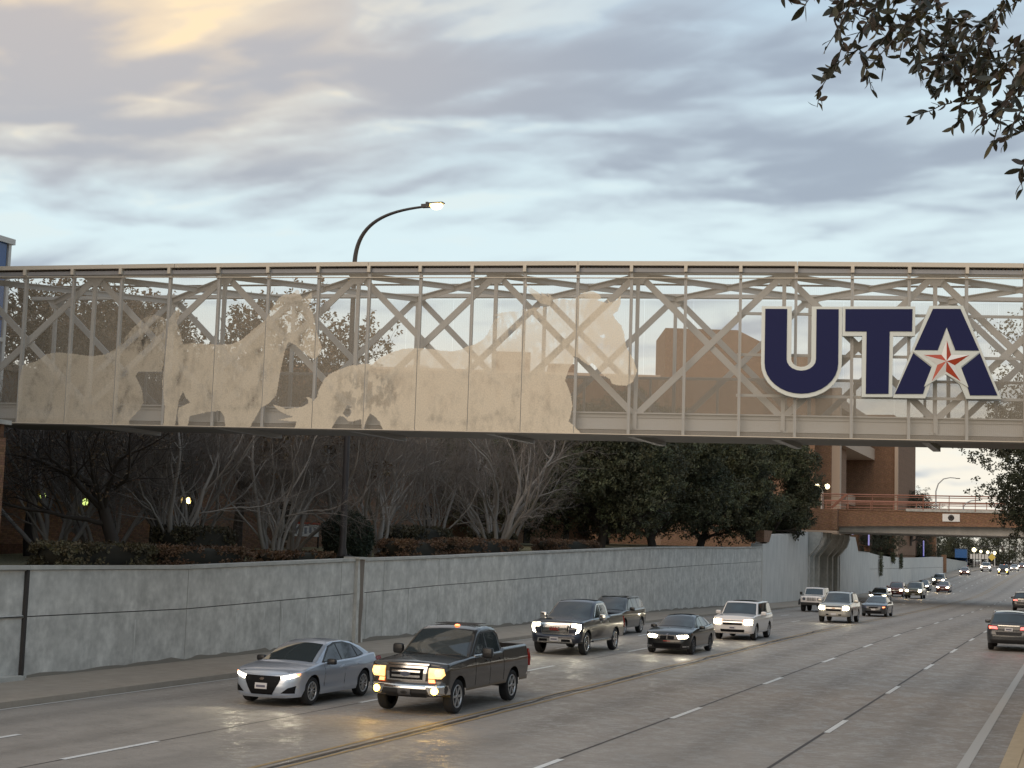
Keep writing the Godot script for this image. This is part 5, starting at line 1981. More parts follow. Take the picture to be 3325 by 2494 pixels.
	for z in [0.1, -17.7]:
		for y in [10.15, 9.95, 9.45, 9.2]:
			b = MB.new()
			b.tube([Vector3(-27.5, y, z + (y - 8.8) * 0.25), Vector3(9, y, z + (y - 8.8) * 0.25)], [0.06 if y > 10.0 else 0.035, 0.06 if y > 10.0 else 0.035], 8)
			part("rail", b, M.rail_red, br)
		var x := -27.4
		while x < 9.0:
			b = MB.new()
			b.bar(Vector3(x, 8.7, z), Vector3(x + 0.05, 10.2, z + 0.36), 0.07, 0.07, Vector3.RIGHT)
			part("rail_post", b, M.rail_red, br)
			x += 2.45
	b = MB.new()
	b.bar(Vector3(-24.0, 8.8, 0.3), Vector3(-22.5, 10.15, 0.5), 0.24, 0.16, Vector3.BACK)
	part("rail_brace", b, M.rail_red, br)
	block("plaque", Vector3(-12.5, 8.06, 0.05), Vector3(1.62, 0.74, 0.12), M.star_white, br)
	b = MB.new()
	b.lathe([[0.0, 0.08], [0.24, 0.07], [0.3, 0.0]], 20, Transform3D(Basis(Vector3.RIGHT, PI / 2), Vector3(-12.5, 8.05, 0.11)))
	part("round_seal", b, M.dark_metal, br)
	b = MB.new()
	b.box(Vector3(-12.5, 7.5, 0.012), Vector3(0.09, 0.5, 0.02))
	b.box(Vector3(-13.2, 7.45, 0.012), Vector3(0.1, 0.45, 0.02))
	part("drip_stain", b, M.brick_pale, br)
	# abutment: plain concrete with flared ribs under the corner
	var ab := thing("bridge_abutment", "tall pale concrete abutment with flared ribs under the left end of the brick bridge", "abutment", Vector3(0, 0, 0))
	b = MB.new()
	b.prism(PackedVector2Array([Vector2(130.3, -1.2), Vector2(153.0, -1.2), Vector2(153.0, 6.3), Vector2(134.0, 5.6), Vector2(132.0, 4.9), Vector2(130.3, 4.85)]), -1.0, 0.0, Transform3D(Basis(Vector3(0, 0, -1), Vector3.UP, Vector3.RIGHT), Vector3(XW + 0.05, 0, 0)))
	part("near_wall", b, M.concrete_pale, ab)
	b = MB.new()
	b.prism(PackedVector2Array([Vector2(174.0, -1.2), Vector2(199.0, -1.2), Vector2(199.0, 4.6), Vector2(188.5, 4.7), Vector2(186.0, 6.3), Vector2(174.0, 6.3)]), -1.0, 0.0, Transform3D(Basis(Vector3(0, 0, -1), Vector3.UP, Vector3.RIGHT), Vector3(XW + 0.05, 0, 0)))
	part("far_wall", b, M.concrete_pale, ab)
	block("recess", Vector3(-27.0, 2.6, -163.5), Vector3(0.8, 7.6, 21.2), M.concrete_light, ab)
	for z in [-153.6, -156.3, -159.5, -165.0, -168.5, -172.4]:
		b = MB.new()
		b.prism(PackedVector2Array([Vector2(-26.8, -1.2), Vector2(-25.8, -1.2), Vector2(-25.8, 3.9), Vector2(-24.9, 5.0), Vector2(-24.6, 5.8), Vector2(-24.6, 6.3), Vector2(-26.8, 6.3)]), -0.45, 0.45, Transform3D(Basis.IDENTITY, Vector3(0, 0, z)))
		part("rib", b, M.concrete_light, ab)
	for q in [[130.3, 134.0, 5.0, 6.0], [186.5, 198.5, 4.72, 6.2]]:
		b = MB.new()
		b.prism(PackedVector2Array([Vector2(q[0], q[2]), Vector2(q[1] - 1.5, q[2]), Vector2(q[1], q[3]), Vector2(q[0], q[3])]) if q[0] < 150 else PackedVector2Array([Vector2(q[0] + 2.0, q[2]), Vector2(q[1], q[2]), Vector2(q[1], q[3] - 0.9), Vector2(q[0] + 1.0, q[3] - 0.6), Vector2(q[0], q[3] + 0.4)]), -0.6, 0.12, Transform3D(Basis(Vector3(0, 0, -1), Vector3.UP, Vector3.RIGHT), Vector3(XW + 0.05, 0, 0)))
		part("brick_parapet", b, M.brick_pale, ab)
	# wall that goes on past the bridge
	var fwl := thing("far_wall", "pale concrete wall with dark hanging vines curving away past the brick bridge", "wall")
	var ft := [[-199.0, 4.55], [-208.0, 4.3], [-222.0, 4.1], [-236.0, 4.06], [-262.0, 4.2], [-285.0, 4.4], [-305.0, 4.45]]
	for i in ft.size() - 1:
		b = MB.new()
		var a: float = ft[i][0] - 0.02
		var c: float = ft[i + 1][0] + 0.02
		var jy := 2.5 + 0.0 * i
		for q in [[road_y(a) - 0.3, road_y(c) - 0.3, jy - 0.02, jy - 0.02], [jy + 0.02, jy + 0.02, ft[i][1], ft[i + 1][1]]]:
			b = MB.new()
			b.quad(Vector3(XW, q[0], a), Vector3(XW, q[1], c), Vector3(XW, q[3], c), Vector3(XW, q[2], a), Vector3.RIGHT)
			b.quad(Vector3(XW, q[2], a), Vector3(XW, q[3], c), Vector3(XW - 0.5, q[3], c), Vector3(XW - 0.5, q[2], a), Vector3.UP)
			b.quad(Vector3(XW, q[0], a), Vector3(XW, q[2], a), Vector3(XW - 0.5, q[2], a), Vector3(XW - 0.5, q[0], a), Vector3.BACK)
			part("wall_panel", b, M.concrete_pale, fwl)
	block("end_post", Vector3(XW + 0.1, 3.2, -305.5), Vector3(0.9, 3.4, 0.8), M.brick_pale, fwl)
	b = MB.new()
	b.quad(Vector3(XW, 0.5, -306), Vector3(-26.8, 1.5, -380), Vector3(-26.8, 3.6, -380), Vector3(XW, 4.3, -306), Vector3.RIGHT)
	b.quad(Vector3(XW, 4.3, -306), Vector3(-26.8, 3.6, -380), Vector3(-27.3, 3.6, -380), Vector3(XW - 0.5, 4.3, -306), Vector3.UP)
	part("low_wall", b, M.concrete_light, fwl)
	# what stands beyond
	var fb := thing("far_brick_house", "low brown brick building with slim blue lights beyond the far wall", "building", Vector3(-33.5, 3.5, -262))
	block("wall", Vector3(0, 2.4, 0), Vector3(9, 4.8, 100), M.brick_dark, fb)
	block("pillar", Vector3(5.0, 2.8, -49), Vector3(1.6, 5.6, 1.8), M.brick_pale, fb)
	block("roof", Vector3(0, 5.0, 0), Vector3(10, 0.3, 102), M.stone_trim, fb)
	for k in 8:
		block("window", Vector3(4.52, 1.9, -42.0 + 12.0 * k), Vector3(0.1, 2.6, 5.0), M.window_dark, fb)
	for q in [Vector3(6.2, 2.6, 68.0), Vector3(6.2, 2.8, 53.0), Vector3(6.2, 2.3, -20.0)]:
		b = MB.new()
		b.tube([q - Vector3(0, 0.75 if q.z > 0.0 else 1.4, 0), q + Vector3(0, 0.75 if q.z > 0.0 else 1.4, 0)], [0.1, 0.1], 8)
		part("blue_light", b, M.led_blue, fb)
		block("light_post", q - Vector3(0.0, 1.6, 0.0), Vector3(0.12, 2.6, 0.12), M.dark_metal, fb)
	var bx := thing("blue_shed", "blue shed with a pale stripe beside the road at the top of the hill", "shed", Vector3(-28.3, 2.6, -382))
	block("wall", Vector3(0, 2.0, 0), Vector3(2.7, 4.0, 2.4), M.blue_panel, bx)
	block("pale_stripe", Vector3(0, 1.0, 1.21), Vector3(2.2, 0.5, 0.04), M.white_trim, bx)
	block("roof", Vector3(0, 4.06, 0), Vector3(2.9, 0.14, 2.6), M.blue_dark, bx)

func globe_lamp(called: String, label: String, at: Vector3, h: float, twin: bool, r: float, group := "") -> void:
	var t := thing(called, label, "lamp", at, 0.0, group)
	var b := MB.new()
	b.tube([Vector3.ZERO, Vector3(0, h, 0)], [0.12, 0.1], 10)
	part("post", b, M.white_trim, t)
	for sx in ([-1.0, 1.0] if twin else [0.0]):
		b = MB.new()
		b.lathe([[0.0, r], [r * 0.7, r * 0.7], [r, 0.0], [r * 0.7, -r * 0.7], [0.0, -r]], 14, Transform3D(Basis.IDENTITY, Vector3(sx * 0.5, h + r, 0)))
		part("globe", b, M.globe, t)
		var l := OmniLight3D.new()
		l.name = "globe_light"
		l.light_color = Color(1.0, 0.9, 0.65)
		l.light_energy = 1.5
		l.light_size = r * 0.6
		l.omni_range = 30.0
		l.omni_attenuation = 2.0
		l.shadow_enabled = true
		l.position = Vector3(sx * 0.5, h + r, 0)
		t.add_child(l, true)
	if twin:
		b = MB.new()
		b.bar(Vector3(-0.5, h, 0), Vector3(0.5, h, 0), 0.06, 0.06)
		part("cross_arm", b, M.white_trim, t)

func make_far_things() -> void:
	globe_lamp("globe_lamp", "twin white globe lamp on the brick bridge at the corner block", Vector3(-25.2, 8.6, -157.2), 2.1, true, 0.27)
	globe_lamp("globe_lamp", "twin white globe lamp half behind the dark oak at the bridge's end", Vector3(-29.4, 8.6, -171.0), 2.7, true, 0.3)
	globe_lamp("globe_lamp", "single low globe lamp left of the bridge railing by the oak", Vector3(-26.4, 8.0, -156.5), 1.4, false, 0.25)
	for k in 4:
		globe_lamp("globe_lamp", ["leftmost and largest", "second from left", "third from left", "rightmost"][k] + " of four round lamps in a row on the far hill", Vector3(-25.3 + 1.6 * k, 2.6, -381.0 + k), 3.4 - 0.16 * k, false, [0.5, 0.32, 0.34, 0.36][k], "round lamps on the far hill")
	# far street lamps
	for q in [[Vector3(-15.4, 0.0, -172.2), 2.8, 1.0, "thin grey street lamp with curved arm rising behind the bridge railing"], [Vector3(-12.6, 0.0, -173.0), 1.2, 0.5, "second, lower curved street lamp behind the bridge railing"]]:
		var t := thing("street_lamp", q[3], "street lamp", Vector3(q[0].x, 8.5, q[0].z))
		var b := MB.new()
		var y: float = q[0].y + q[1]
		b.tube([Vector3(0, 0, 0), Vector3(0, y, 0), Vector3(0.25, y + 0.8 * q[2], 0), Vector3(0.8, y + 1.35 * q[2], 0), Vector3(1.5, y + 1.5 * q[2], 0), Vector3(0.5 + 1.6 * q[2], y + 1.45 * q[2], 0)], [0.1, 0.07, 0.065, 0.06, 0.05, 0.05], 8)
		part("pole", b, M.fascia_shade, t)
		b = MB.new()
		b.box(Vector3(0.7 + 1.6 * q[2], y + 1.42 * q[2], 0), Vector3(0.45, 0.08, 0.18))
		part("lamp_head", b, M.pole_dark, t)
	# banners, poles, signs and signals on the hill
	mat("sign_yellow", lin(0.6, 0.45, 0.08), 0.6)
	for k in 6:
		var t := thing("banner_pole", "pale banner on a pole, number %s from the blue shed along the far kerb" % ["one", "two", "three", "four", "five", "six"][k], "banner", Vector3(-26.0 + 0.9 * k, 2.5, -377.0 + 4.0 * k), 0.0, "banners along the far kerb")
		block("post", Vector3(0, 1.4, 0), Vector3(0.1, 2.8, 0.1), M.dark_metal, t)
		block("flag", Vector3(0.35, 2.4, 0), Vector3(0.5, 1.1, 0.04), M.white_trim, t)
	var t := thing("warning_sign", "yellow diamond warning sign on a post near the silver pickup", "sign", Vector3(-20.9, 2.4, -374))
	block("post", Vector3(0, 1.2, 0), Vector3(0.1, 2.4, 0.1), M.pole_dark, t)
	var b := MB.new()
	b.prism(PackedVector2Array([Vector2(0, 1.6), Vector2(0.85, 2.45), Vector2(0, 3.3), Vector2(-0.85, 2.45)]), 0.06, 0.1)
	part("diamond", b, M.sign_yellow, t)
	for k in 7:
		t = thing("utility_pole", ["bare pole nearest the blue shed", "slim dark pole beside the warning sign", "tall pale pole over the black pickup", "pole with a cross arm on the hill", "thin pole at the right of the queue", "stout grey pole at the right edge", "short dark pole behind the queue"][k] + ", far end of road", "pole", Vector3(-47.0 + 3.1 * k, 2.7, -690.0 - 9.0 * ((k * 3) % 5)), 0.0, "poles on the far hill")
		var hh: float = [9.0, 13.0, 16.0, 15.0, 14.0, 17.0, 10.0][k]
		b = MB.new()
		b.tube([Vector3.ZERO, Vector3(0, hh, 0)], [0.3, 0.2], 8)
		part("post", b, M.bark_dark if k % 2 else M.white_trim, t)
		if k in [2, 3, 5]:
			b = MB.new()
			b.bar(Vector3(-2.6, hh - 1.0, 0), Vector3(2.6, hh - 1.0, 0), 0.2, 0.3)
			part("cross_arm", b, M.bark_dark, t)
	t = thing("traffic_signal", "traffic signal on a long arm showing red above the black pickup", "traffic signal", Vector3(-24.6, 2.1, -395))
	b = MB.new()
	b.tube([Vector3.ZERO, Vector3(0, 5.6, 0)], [0.16, 0.12], 8)
	b.tube([Vector3(0, 5.4, 0), Vector3(9.0, 5.6, 0)], [0.09, 0.05], 8)
	part("mast", b, M.pole_dark, t)
	for x in [8.0, 5.0]:
		var o := block("signal_head", Vector3(x, 5.0, 0.1), Vector3(0.42, 1.15, 0.3), M.dark_metal, t)
		for k in 3:
			b = MB.new()
			b.lathe([[0.0, 0.05], [0.13, 0.03], [0.15, 0.0]], 12, Transform3D(Basis(Vector3.RIGHT, PI / 2), Vector3(0, 0.36 - 0.36 * k, 0.16)))
			part("signal_lens", b, M.signal_red if k == 0 else M.window_dark, o)
# ---------------------------------------------------------------- trees and hedges
func rdir(spread: float) -> Vector3:
	return Vector3(rng.randf_range(-1, 1), rng.randf_range(-1, 1), rng.randf_range(-1, 1)) * spread

# one limb and what grows from it; tips collects where leaves may hang
func grow(stems: MB, twigs: MB, p: Vector3, d: Vector3, l: float, r: float, level: int, s: Dictionary, tips: Array) -> void:
	var seg := 6 if level < 2 else 3
	var pts := [p]
	var rad := [r]
	var q := p
	var dd := d
	var r1: float = r * s.get("thin", 0.62)
	for i in seg:
		dd = (dd + rdir(s.wobble) + Vector3(0, s.up[mini(level, s.up.size() - 1)], 0)).normalized()
		q += dd * l / seg
		pts.append(q)
		rad.append(lerpf(r, r1, (i + 1.0) / seg))
	var last: bool = level >= s.levels - 1
	var sides := 8 if level == 0 else 6 if level == 1 else 4 if level == 2 else 3
	(twigs if level >= s.twig_level else stems).tube(pts, rad, sides, false)
	if last or level >= s.get("leaf_level", 99):
		tips.append(q)
		if s.get("leafy", false):
			tips.append(pts[seg - 1])
	if last:
		return
	var n: int = s.kids[mini(level, s.kids.size() - 1)]
	for k in n:
		var t := 1.0 if k == 0 else rng.randf_range(s.get("from", 0.35), 1.0)
		var at_: Vector3 = pts[clampi(int(t * seg), 1, seg)]
		var side := dd.cross(Vector3.UP + rdir(0.3)).normalized().rotated(dd, rng.randf() * TAU)
		var ang: float = s.angle[mini(level, s.angle.size() - 1)] * rng.randf_range(0.55, 1.3)
		if k == 0:
			ang *= 0.45
		var nd := (dd * cos(ang) + side * sin(ang)).normalized()
		grow(stems, twigs, at_, nd, l * rng.randf_range(0.7, 1.0) * s.get("shrink", 0.76), r1 * (0.92 if k == 0 else rng.randf_range(0.55, 0.8)), level + 1, s, tips)

func leaf_clump(n: int, r: float, l: float, w: float) -> MB:
	var b := MB.new()
	for i in n:
		var c := rdir(1.0).normalized() * r * rng.randf_range(0.2, 1.0)
		var d := (c.normalized() + rdir(0.9)).normalized()
		var s := d.cross(rdir(1.0)).normalized()
		var m := d.cross(s).normalized()
		var a := c - d * l * 0.5
		var e := c + d * l * 0.5
		b.quad(a, c + s * w * 0.5 + m * w * 0.1, e, c - s * w * 0.5 + m * w * 0.1, m)
	return b

func foliage(called: String, pts: Array, clump: MB, m: Material, parent: Node3D, size0: float, size1: float) -> MultiMeshInstance3D:
	var mm := MultiMesh.new()
	mm.transform_format = MultiMesh.TRANSFORM_3D
	mm.use_colors = true
	mm.mesh = clump.mesh()
	mm.instance_count = pts.size()
	var tone_noise := noise(0.28, 311, 2)
	for i in pts.size():
		var b := Basis.from_euler(Vector3(rng.randf() * TAU, rng.randf() * TAU, rng.randf() * TAU)).scaled(Vector3.ONE * rng.randf_range(size0, size1))
		mm.set_instance_transform(i, Transform3D(b, pts[i]))
		var k := rng.randf_range(0.7, 1.3) * (1.0 + 0.75 * tone_noise.get_noise_3dv(pts[i]))
		mm.set_instance_color(i, Color(k * rng.randf_range(0.9, 1.12), k, k * rng.randf_range(0.8, 1.1)))
	var o := MultiMeshInstance3D.new()
	o.name = called
	o.multimesh = mm
	o.material_override = m
	o.set_meta("kind", "stuff")
	parent.add_child(o)
	return o

func leaf_mat(called: String, c: Color) -> StandardMaterial3D:
	var m := mat(called, c, 0.7)
	m.vertex_color_use_as_albedo = true
	m.backlight_enabled = true
	m.backlight = Color(0.25, 0.25, 0.2)
	return m

# points through a crown of lobes, thicker towards their outsides
func crown_points(n: int, c: Vector3, rad: Vector3, lobes: int, lobe_r: float) -> Array:
	var cs := []
	for i in lobes:
		var d := rdir(1.0).normalized()
		cs.append([c + d * rad * rng.randf_range(0.5, 0.86), lobe_r * rng.randf_range(0.7, 1.25)])
	var out := []
	while out.size() < n:
		var q: Array = cs[rng.randi() % lobes]
		var d := rdir(1.0).normalized()
		out.append(q[0] + d * q[1] * pow(rng.randf(), 0.4) * Vector3(1.0, 0.75, 1.0))
	return out

func make_bare_tree(s: Dictionary, bark: Material, twig_mat: Material) -> Node3D:
	var root := Node3D.new()
	var st := MB.new()
	var tw := MB.new()
	var tips := []
	for k in s.stems:
		var a: float = TAU * (k + rng.randf_range(-0.25, 0.25)) / s.stems
		var lean: float = s.lean * rng.randf_range(0.6, 1.25)
		var d := Vector3(cos(a) * sin(lean), cos(lean), sin(a) * sin(lean))
		grow(st, tw, Vector3(cos(a) * s.foot, -0.15, sin(a) * s.foot), d, s.len * rng.randf_range(0.85, 1.15), s.rad * rng.randf_range(0.75, 1.2), 0, s, tips)
	part("trunk", st, bark, root)
	part("twigs", tw, twig_mat, root).set_meta("kind", "stuff")
	if s.get("leaves", 0) > 0:
		var pts := []
		for i in s.leaves:
			pts.append(tips[rng.randi() % tips.size()] + rdir(s.get("leaf_spread", 0.12)))
		foliage("leaves", pts, leaf_clump(s.get("per", 3), s.get("clump_r", 0.12), s.get("leaf_l", 0.11), s.get("leaf_w", 0.05)), s.leaf, root, 0.7, 1.3)
	return root

func make_oak(rx: float, ry: float, trunk_h: float, n: int, lm: Material) -> Node3D:
	var root := Node3D.new()
	var st := MB.new()
	var tw := MB.new()
	var tips := []
	var s := {"levels": 4, "twig_level": 3, "wobble": 0.22, "up": [0.1, 0.02, 0.03], "kids": [5, 4, 4], "angle": [0.9, 0.7, 0.7], "shrink": 0.78}
	grow(st, tw, Vector3(0, -0.2, 0), Vector3(0.05, 1, 0.03).normalized(), trunk_h, 0.34, 0, s, tips)
	for k in 4:
		var a := TAU * k / 4.0 + rng.randf()
		grow(st, tw, Vector3(0, trunk_h * 0.8, 0), Vector3(cos(a), 0.45, sin(a)).normalized(), rx * 0.42, 0.17, 1, s, tips)
	part("trunk", st, M.bark_dark, root)
	part("twigs", tw, M.bark_dark, root).set_meta("kind", "stuff")
	var c := Vector3(0, trunk_h + ry * 0.72, 0)
	foliage("crown", crown_points(n, c, Vector3(rx, ry, rx), 64, rx * 0.31), leaf_clump(14, 0.26, 0.16, 0.085), lm, root, 0.8, 1.4)
	return root

func put_tree(root: Node3D, called: String, label: String, at: Vector3, turn: float, size := 1.0, group := "", stretch := 1.0) -> void:
	root.name = numbered(called)
	add_child(root)
	root.position = at
	root.rotation.y = turn
	root.scale = Vector3(size, size * stretch, size)
	tag(root, label, "tree", group)

func height_of(root: Node3D) -> float:
	var top := 0.0
	for c in root.get_children():
		if c is MeshInstance3D:
			top = maxf(top, c.mesh.get_aabb().end.y)
	return top

func make_hedge(label: String, at: Vector3, size: Vector3, m: Material, n: int, round_ := false) -> void:
	var t := thing("round_bush" if round_ else "hedge", label, "bush" if round_ else "hedge", at)
	var b := MB.new()
	var rows := []
	for i in 9:
		var a := PI * i / 8.0
		var r := []
		for j in 15:
			var c := TAU * j / 14.0
			var sq := func(x: float) -> float: return x if round_ else signf(x) * pow(absf(x), 0.45)
			r.append(Vector3(sq.call(sin(a) * cos(c)) * size.x * 0.43, size.y * 0.5 - sq.call(cos(a)) * size.y * 0.46, sq.call(sin(a) * sin(c)) * size.z * 0.46))
		rows.append(r)
	b.grid(rows)
	part("core", b, M.hedge_core, t)
	var pts := []
	var bump := noise(0.9, 301, 2)
	while pts.size() < n:
		var d := rdir(1.0).normalized()
		var q := Vector3.ZERO
		for k in 3:
			q[k] = d[k] if round_ else signf(d[k]) * pow(absf(d[k]), 0.45)
		if q.y < -0.9:
			continue
		var f := rng.randf_range(0.9, 1.04) + 0.12 * bump.get_noise_3d(q.x * 2.0, q.y * 2.0, q.z * size.z)
		pts.append(Vector3(q.x * size.x * 0.5 * f, size.y * 0.5 * (1.0 + q.y * f), q.z * size.z * 0.5 * f))
	foliage("foliage", pts, leaf_clump(9, 0.11, 0.09, 0.05), m, t, 0.8, 1.3)

func make_vegetation() -> void:
	rng.seed = 2024
	mat("hedge_core", lin(0.02, 0.018, 0.012), 1.0)
	var green := leaf_mat("oak_leaves", lin(0.056, 0.063, 0.034))
	var green2 := leaf_mat("oak_leaves_far", lin(0.04, 0.045, 0.026))
	var brown := leaf_mat("brown_leaves", lin(0.12, 0.085, 0.055))
	var rust := leaf_mat("rust_hedge", lin(0.105, 0.06, 0.034))
	var olive := leaf_mat("olive_hedge", lin(0.065, 0.055, 0.03))
	var bushg := leaf_mat("bush_leaves", lin(0.018, 0.03, 0.018))
	# bare many-stemmed trees behind the wall: three forms, set out one by one
	var vase := {"stems": 6, "levels": 6, "twig_level": 3, "lean": 0.36, "foot": 0.16, "len": 2.1, "rad": 0.068, "wobble": 0.24, "up": [0.02, 0.06, 0.05, 0.03, 0.02], "kids": [3, 3, 5, 4, 5], "angle": [0.5, 0.6, 0.65, 0.7, 0.8], "shrink": 0.78, "thin": 0.7}
	var forms := []
	for k in 3:
		var s := vase.duplicate()
		s.stems = [7, 6, 8][k]
		s.lean = [0.38, 0.48, 0.34][k]
		forms.append(make_bare_tree(s, M.bark_grey, M.twig))
	var spots := [
		[-33.4, -44.3, 0, 1.0, "bare grey many-stemmed tree leaning left, first from the brick pier"],
		[-32.4, -45.9, 1, 1.0, "bare many-stemmed tree between the brick pier and the dark single-trunk tree"],
		[-30.0, -46.6, 2, 1.02, "bare tree with a thick sheaf of pale stems right of the dark trunk"],
		[-30.8, -49.0, 1, 1.05, "bare tree set back behind the clipped hedge, left of the white banner"],
		[-29.6, -53.0, 2, 0.98, "bare pale-stemmed tree directly left of the round green bush"],
		[-31.2, -57.0, 0, 1.05, "bare tree just behind the street lamp pole"],
		[-29.0, -60.6, 1, 1.1, "bare tree with white forked stems right of the round green bush"],
		[-31.5, -66.0, 0, 1.05, "bare tree set back before the open stretch of brick wall"],
		[-30.2, -69.5, 2, 1.0, "small bare tree behind the higher clipped hedge"],
		[-28.8, -75.0, 0, 1.2, "large bare tree with tall white stems beside the oaks"],
		[-30.0, -79.5, 1, 1.15, "bare tree touching the left side of the nearest oak"],
	]
	var used := {}
	for q in spots:
		var f: Node3D = forms[q[2]]
		var o: Node3D = f if not used.has(q[2]) else f.duplicate()
		used[q[2]] = true
		put_tree(o, "bare_tree", q[4], Vector3(q[0], wall_top(q[1]) - 0.1, q[1]), rng.randf() * TAU, q[3] * 7.4 / height_of(f), "bare trees behind the wall", 1.0)
	# the dark single-trunk tree and the thin brown-leaved trees seen through the bridge
	var dark := {"stems": 1, "levels": 6, "twig_level": 4, "lean": 0.03, "foot": 0.0, "len": 3.3, "rad": 0.23, "wobble": 0.16, "up": [0.05, -0.01, 0.03, 0.03], "kids": [6, 4, 4, 4, 3], "angle": [1.1, 0.75, 0.7, 0.7], "shrink": 0.82, "from": 0.55, "leaves": 700, "leaf": brown, "leaf_spread": 0.2}
	rng.seed = 919
	put_tree(make_bare_tree(dark, M.bark_dark, M.bark_dark), "dark_tree", "dark leafless tree with one thick trunk and wide branches near the brick pier", Vector3(-30.4, wall_top(-43.8) - 0.1, -43.8), 0.6, 0.92)
	var thin := {"stems": 1, "levels": 6, "twig_level": 3, "lean": 0.05, "foot": 0.0, "len": 4.2, "rad": 0.22, "wobble": 0.13, "up": [0.08, 0.05, 0.05, 0.03], "kids": [5, 4, 4, 4, 3], "angle": [0.75, 0.65, 0.65, 0.7], "shrink": 0.79, "from": 0.5, "leaves": 3800, "leaf": brown, "leaf_spread": 0.3, "per": 5, "leaf_l": 0.14, "leaf_w": 0.07}
	rng.seed = 4711
	var tt := make_bare_tree(thin, M.bark_dark, M.bark_dark)
	var th := height_of(tt)
	put_tree(tt, "brown_tree", "tall brown-leaved tree behind the middle horse's back", Vector3(-33.0, 3.1, -56.0), 0.0, 11.2 / th, "brown trees behind the footbridge")
	put_tree(tt.duplicate(), "brown_tree", "brown-leaved tree whose top shows above the bridge by the blue tower", Vector3(-36.0, 3.1, -46.6), 2.1, 11.1 / th, "brown trees behind the footbridge")
	put_tree(tt.duplicate(), "brown_tree", "small brown-leaved tree under the middle horse's chin", Vector3(-35.0, 3.1, -69.0), 4.0, 8.0 / th, "brown trees behind the footbridge")
	put_tree(tt.duplicate(), "brown_tree", "brown-leaved tree behind the far-left horse's rump", Vector3(-39.5, 3.1, -52.5), 1.2, 11.0 / th, "brown trees behind the footbridge")
	put_tree(tt.duplicate(), "brown_tree", "fullest brown-leaved tree, behind the far-left horse's head", Vector3(-36.0, 3.1, -54.6), 3.1, 11.6 / th, "brown trees behind the footbridge")
	# evergreen oaks
	rng.seed = 515
	var oak := make_oak(6.4, 4.9, 1.9, 9500, green)
	put_tree(oak, "evergreen_oak", "nearest dark evergreen oak right of the bare trees", Vector3(-29.0, 4.1, -94.0), 0.0, 1.0, "evergreen oaks by the wall")
	put_tree(oak.duplicate(), "evergreen_oak", "middle dark evergreen oak behind the navy pickup's wall", Vector3(-29.4, 4.2, -108.0), 2.2, 1.05, "evergreen oaks by the wall")
	put_tree(oak.duplicate(), "evergreen_oak", "shaded evergreen oak set back behind the white-stemmed tree", Vector3(-34.5, 4.1, -92.0), 4.4, 0.95, "evergreen oaks by the wall")
	put_tree(oak.duplicate(), "evergreen_oak", "evergreen oak farthest back, between the middle oak and the tan tower", Vector3(-36.0, 4.2, -118.0), 1.0, 1.0, "evergreen oaks by the wall")
	put_tree(oak.duplicate(), "evergreen_oak", "evergreen oak standing just left of the narrow one at the abutment", Vector3(-30.5, 4.2, -127.0), 5.2, 1.12, "evergreen oaks by the wall")
	put_tree(make_oak(4.4, 5.4, 1.2, 8000, green), "evergreen_oak", "tall narrow evergreen oak hanging over the bridge abutment", Vector3(-27.6, 4.3, -143.0), 0.0, 1.1, "evergreen oaks by the wall", 1.05)
	# the right-hand tree over the road
	rng.seed = 616
	var rt := make_oak(7.0, 5.6, 3.6, 5200, leaf_mat("right_leaves", lin(0.03, 0.035, 0.016)))
	put_tree(rt, "roadside_oak", "dark roadside oak at the right edge, its branches over the road", Vector3(-0.2, 2.0, -96.0), 0.0, 1.0)
	rng.seed = 717
	var rb := {"stems": 1, "levels": 6, "twig_level": 3, "lean": 0.12, "foot": 0.0, "len": 6.0, "rad": 0.22, "wobble": 0.14, "up": [0.05, 0.03, 0.0, -0.05], "kids": [5, 4, 4, 3, 3], "angle": [0.7, 0.65, 0.7, 0.7], "shrink": 0.76, "from": 0.5, "leaves": 3000, "leaf": green2, "leaf_spread": 0.3, "per": 6, "leaf_l": 0.16, "leaf_w": 0.08, "clump_r": 0.25}
	put_tree(make_bare_tree(rb, M.bark_dark, M.bark_dark), "thin_roadside_tree", "tall thin tree with sparse hanging leaves at the right edge behind the bridge", Vector3(0.6, 2.2, -78.0), 1.0, 1.08)
	for k in 10:    # the row that goes on along the right bank, past the edge of the view
		put_tree(rt.duplicate(), "roadside_oak", "dark oak on the right bank, %s in the row that starts nearest" % ["first", "second", "third", "fourth", "fifth", "sixth", "seventh", "eighth", "ninth", "last"][k], Vector3(9.0 + 2.0 * (k % 2), 1.6, -40.0 - 17.0 * k), 1.3 * k, 0.95, "oaks along the right bank")
	# far trees
	rng.seed = 818
	var ft := make_oak(5.5, 4.5, 1.8, 2600, green2)
	var first := true
	for q in [[-26.5, 8.2, -252, 1.0, "grey-green tree just right of the balcony building above the bridge railing"], [-31.0, 3.8, -215, 0.8, "dark tree over the far wall beside the abutment"], [-30.0, 3.8, -229, 0.85, "dark tree over the middle of the far wall"], [-31.0, 3.8, -290, 1.0, "dark tree over the far end of the far wall"], [-34.0, 3.0, -335, 1.2, "tree behind the blue shed"], [-30.0, 2.8, -405, 1.1, "far tree right of the blue shed"], [-24.0, 2.8, -460, 1.3, "far tree behind the round lamps"], [-14.0, 2.8, -500, 1.5, "farthest tree at the end of the road"], [-42.0, 2.8, -480, 1.6, "wide far tree at the left end of the hill"], [-4.0, 2.8, -480, 1.5, "far tree behind the traffic signal"]]:
		var o: Node3D = ft if first else ft.duplicate()
		first = false
		put_tree(o, "far_tree", q[4], Vector3(q[0], q[1] - 2.0, q[2]), rng.randf() * TAU, q[3], "trees down the road")
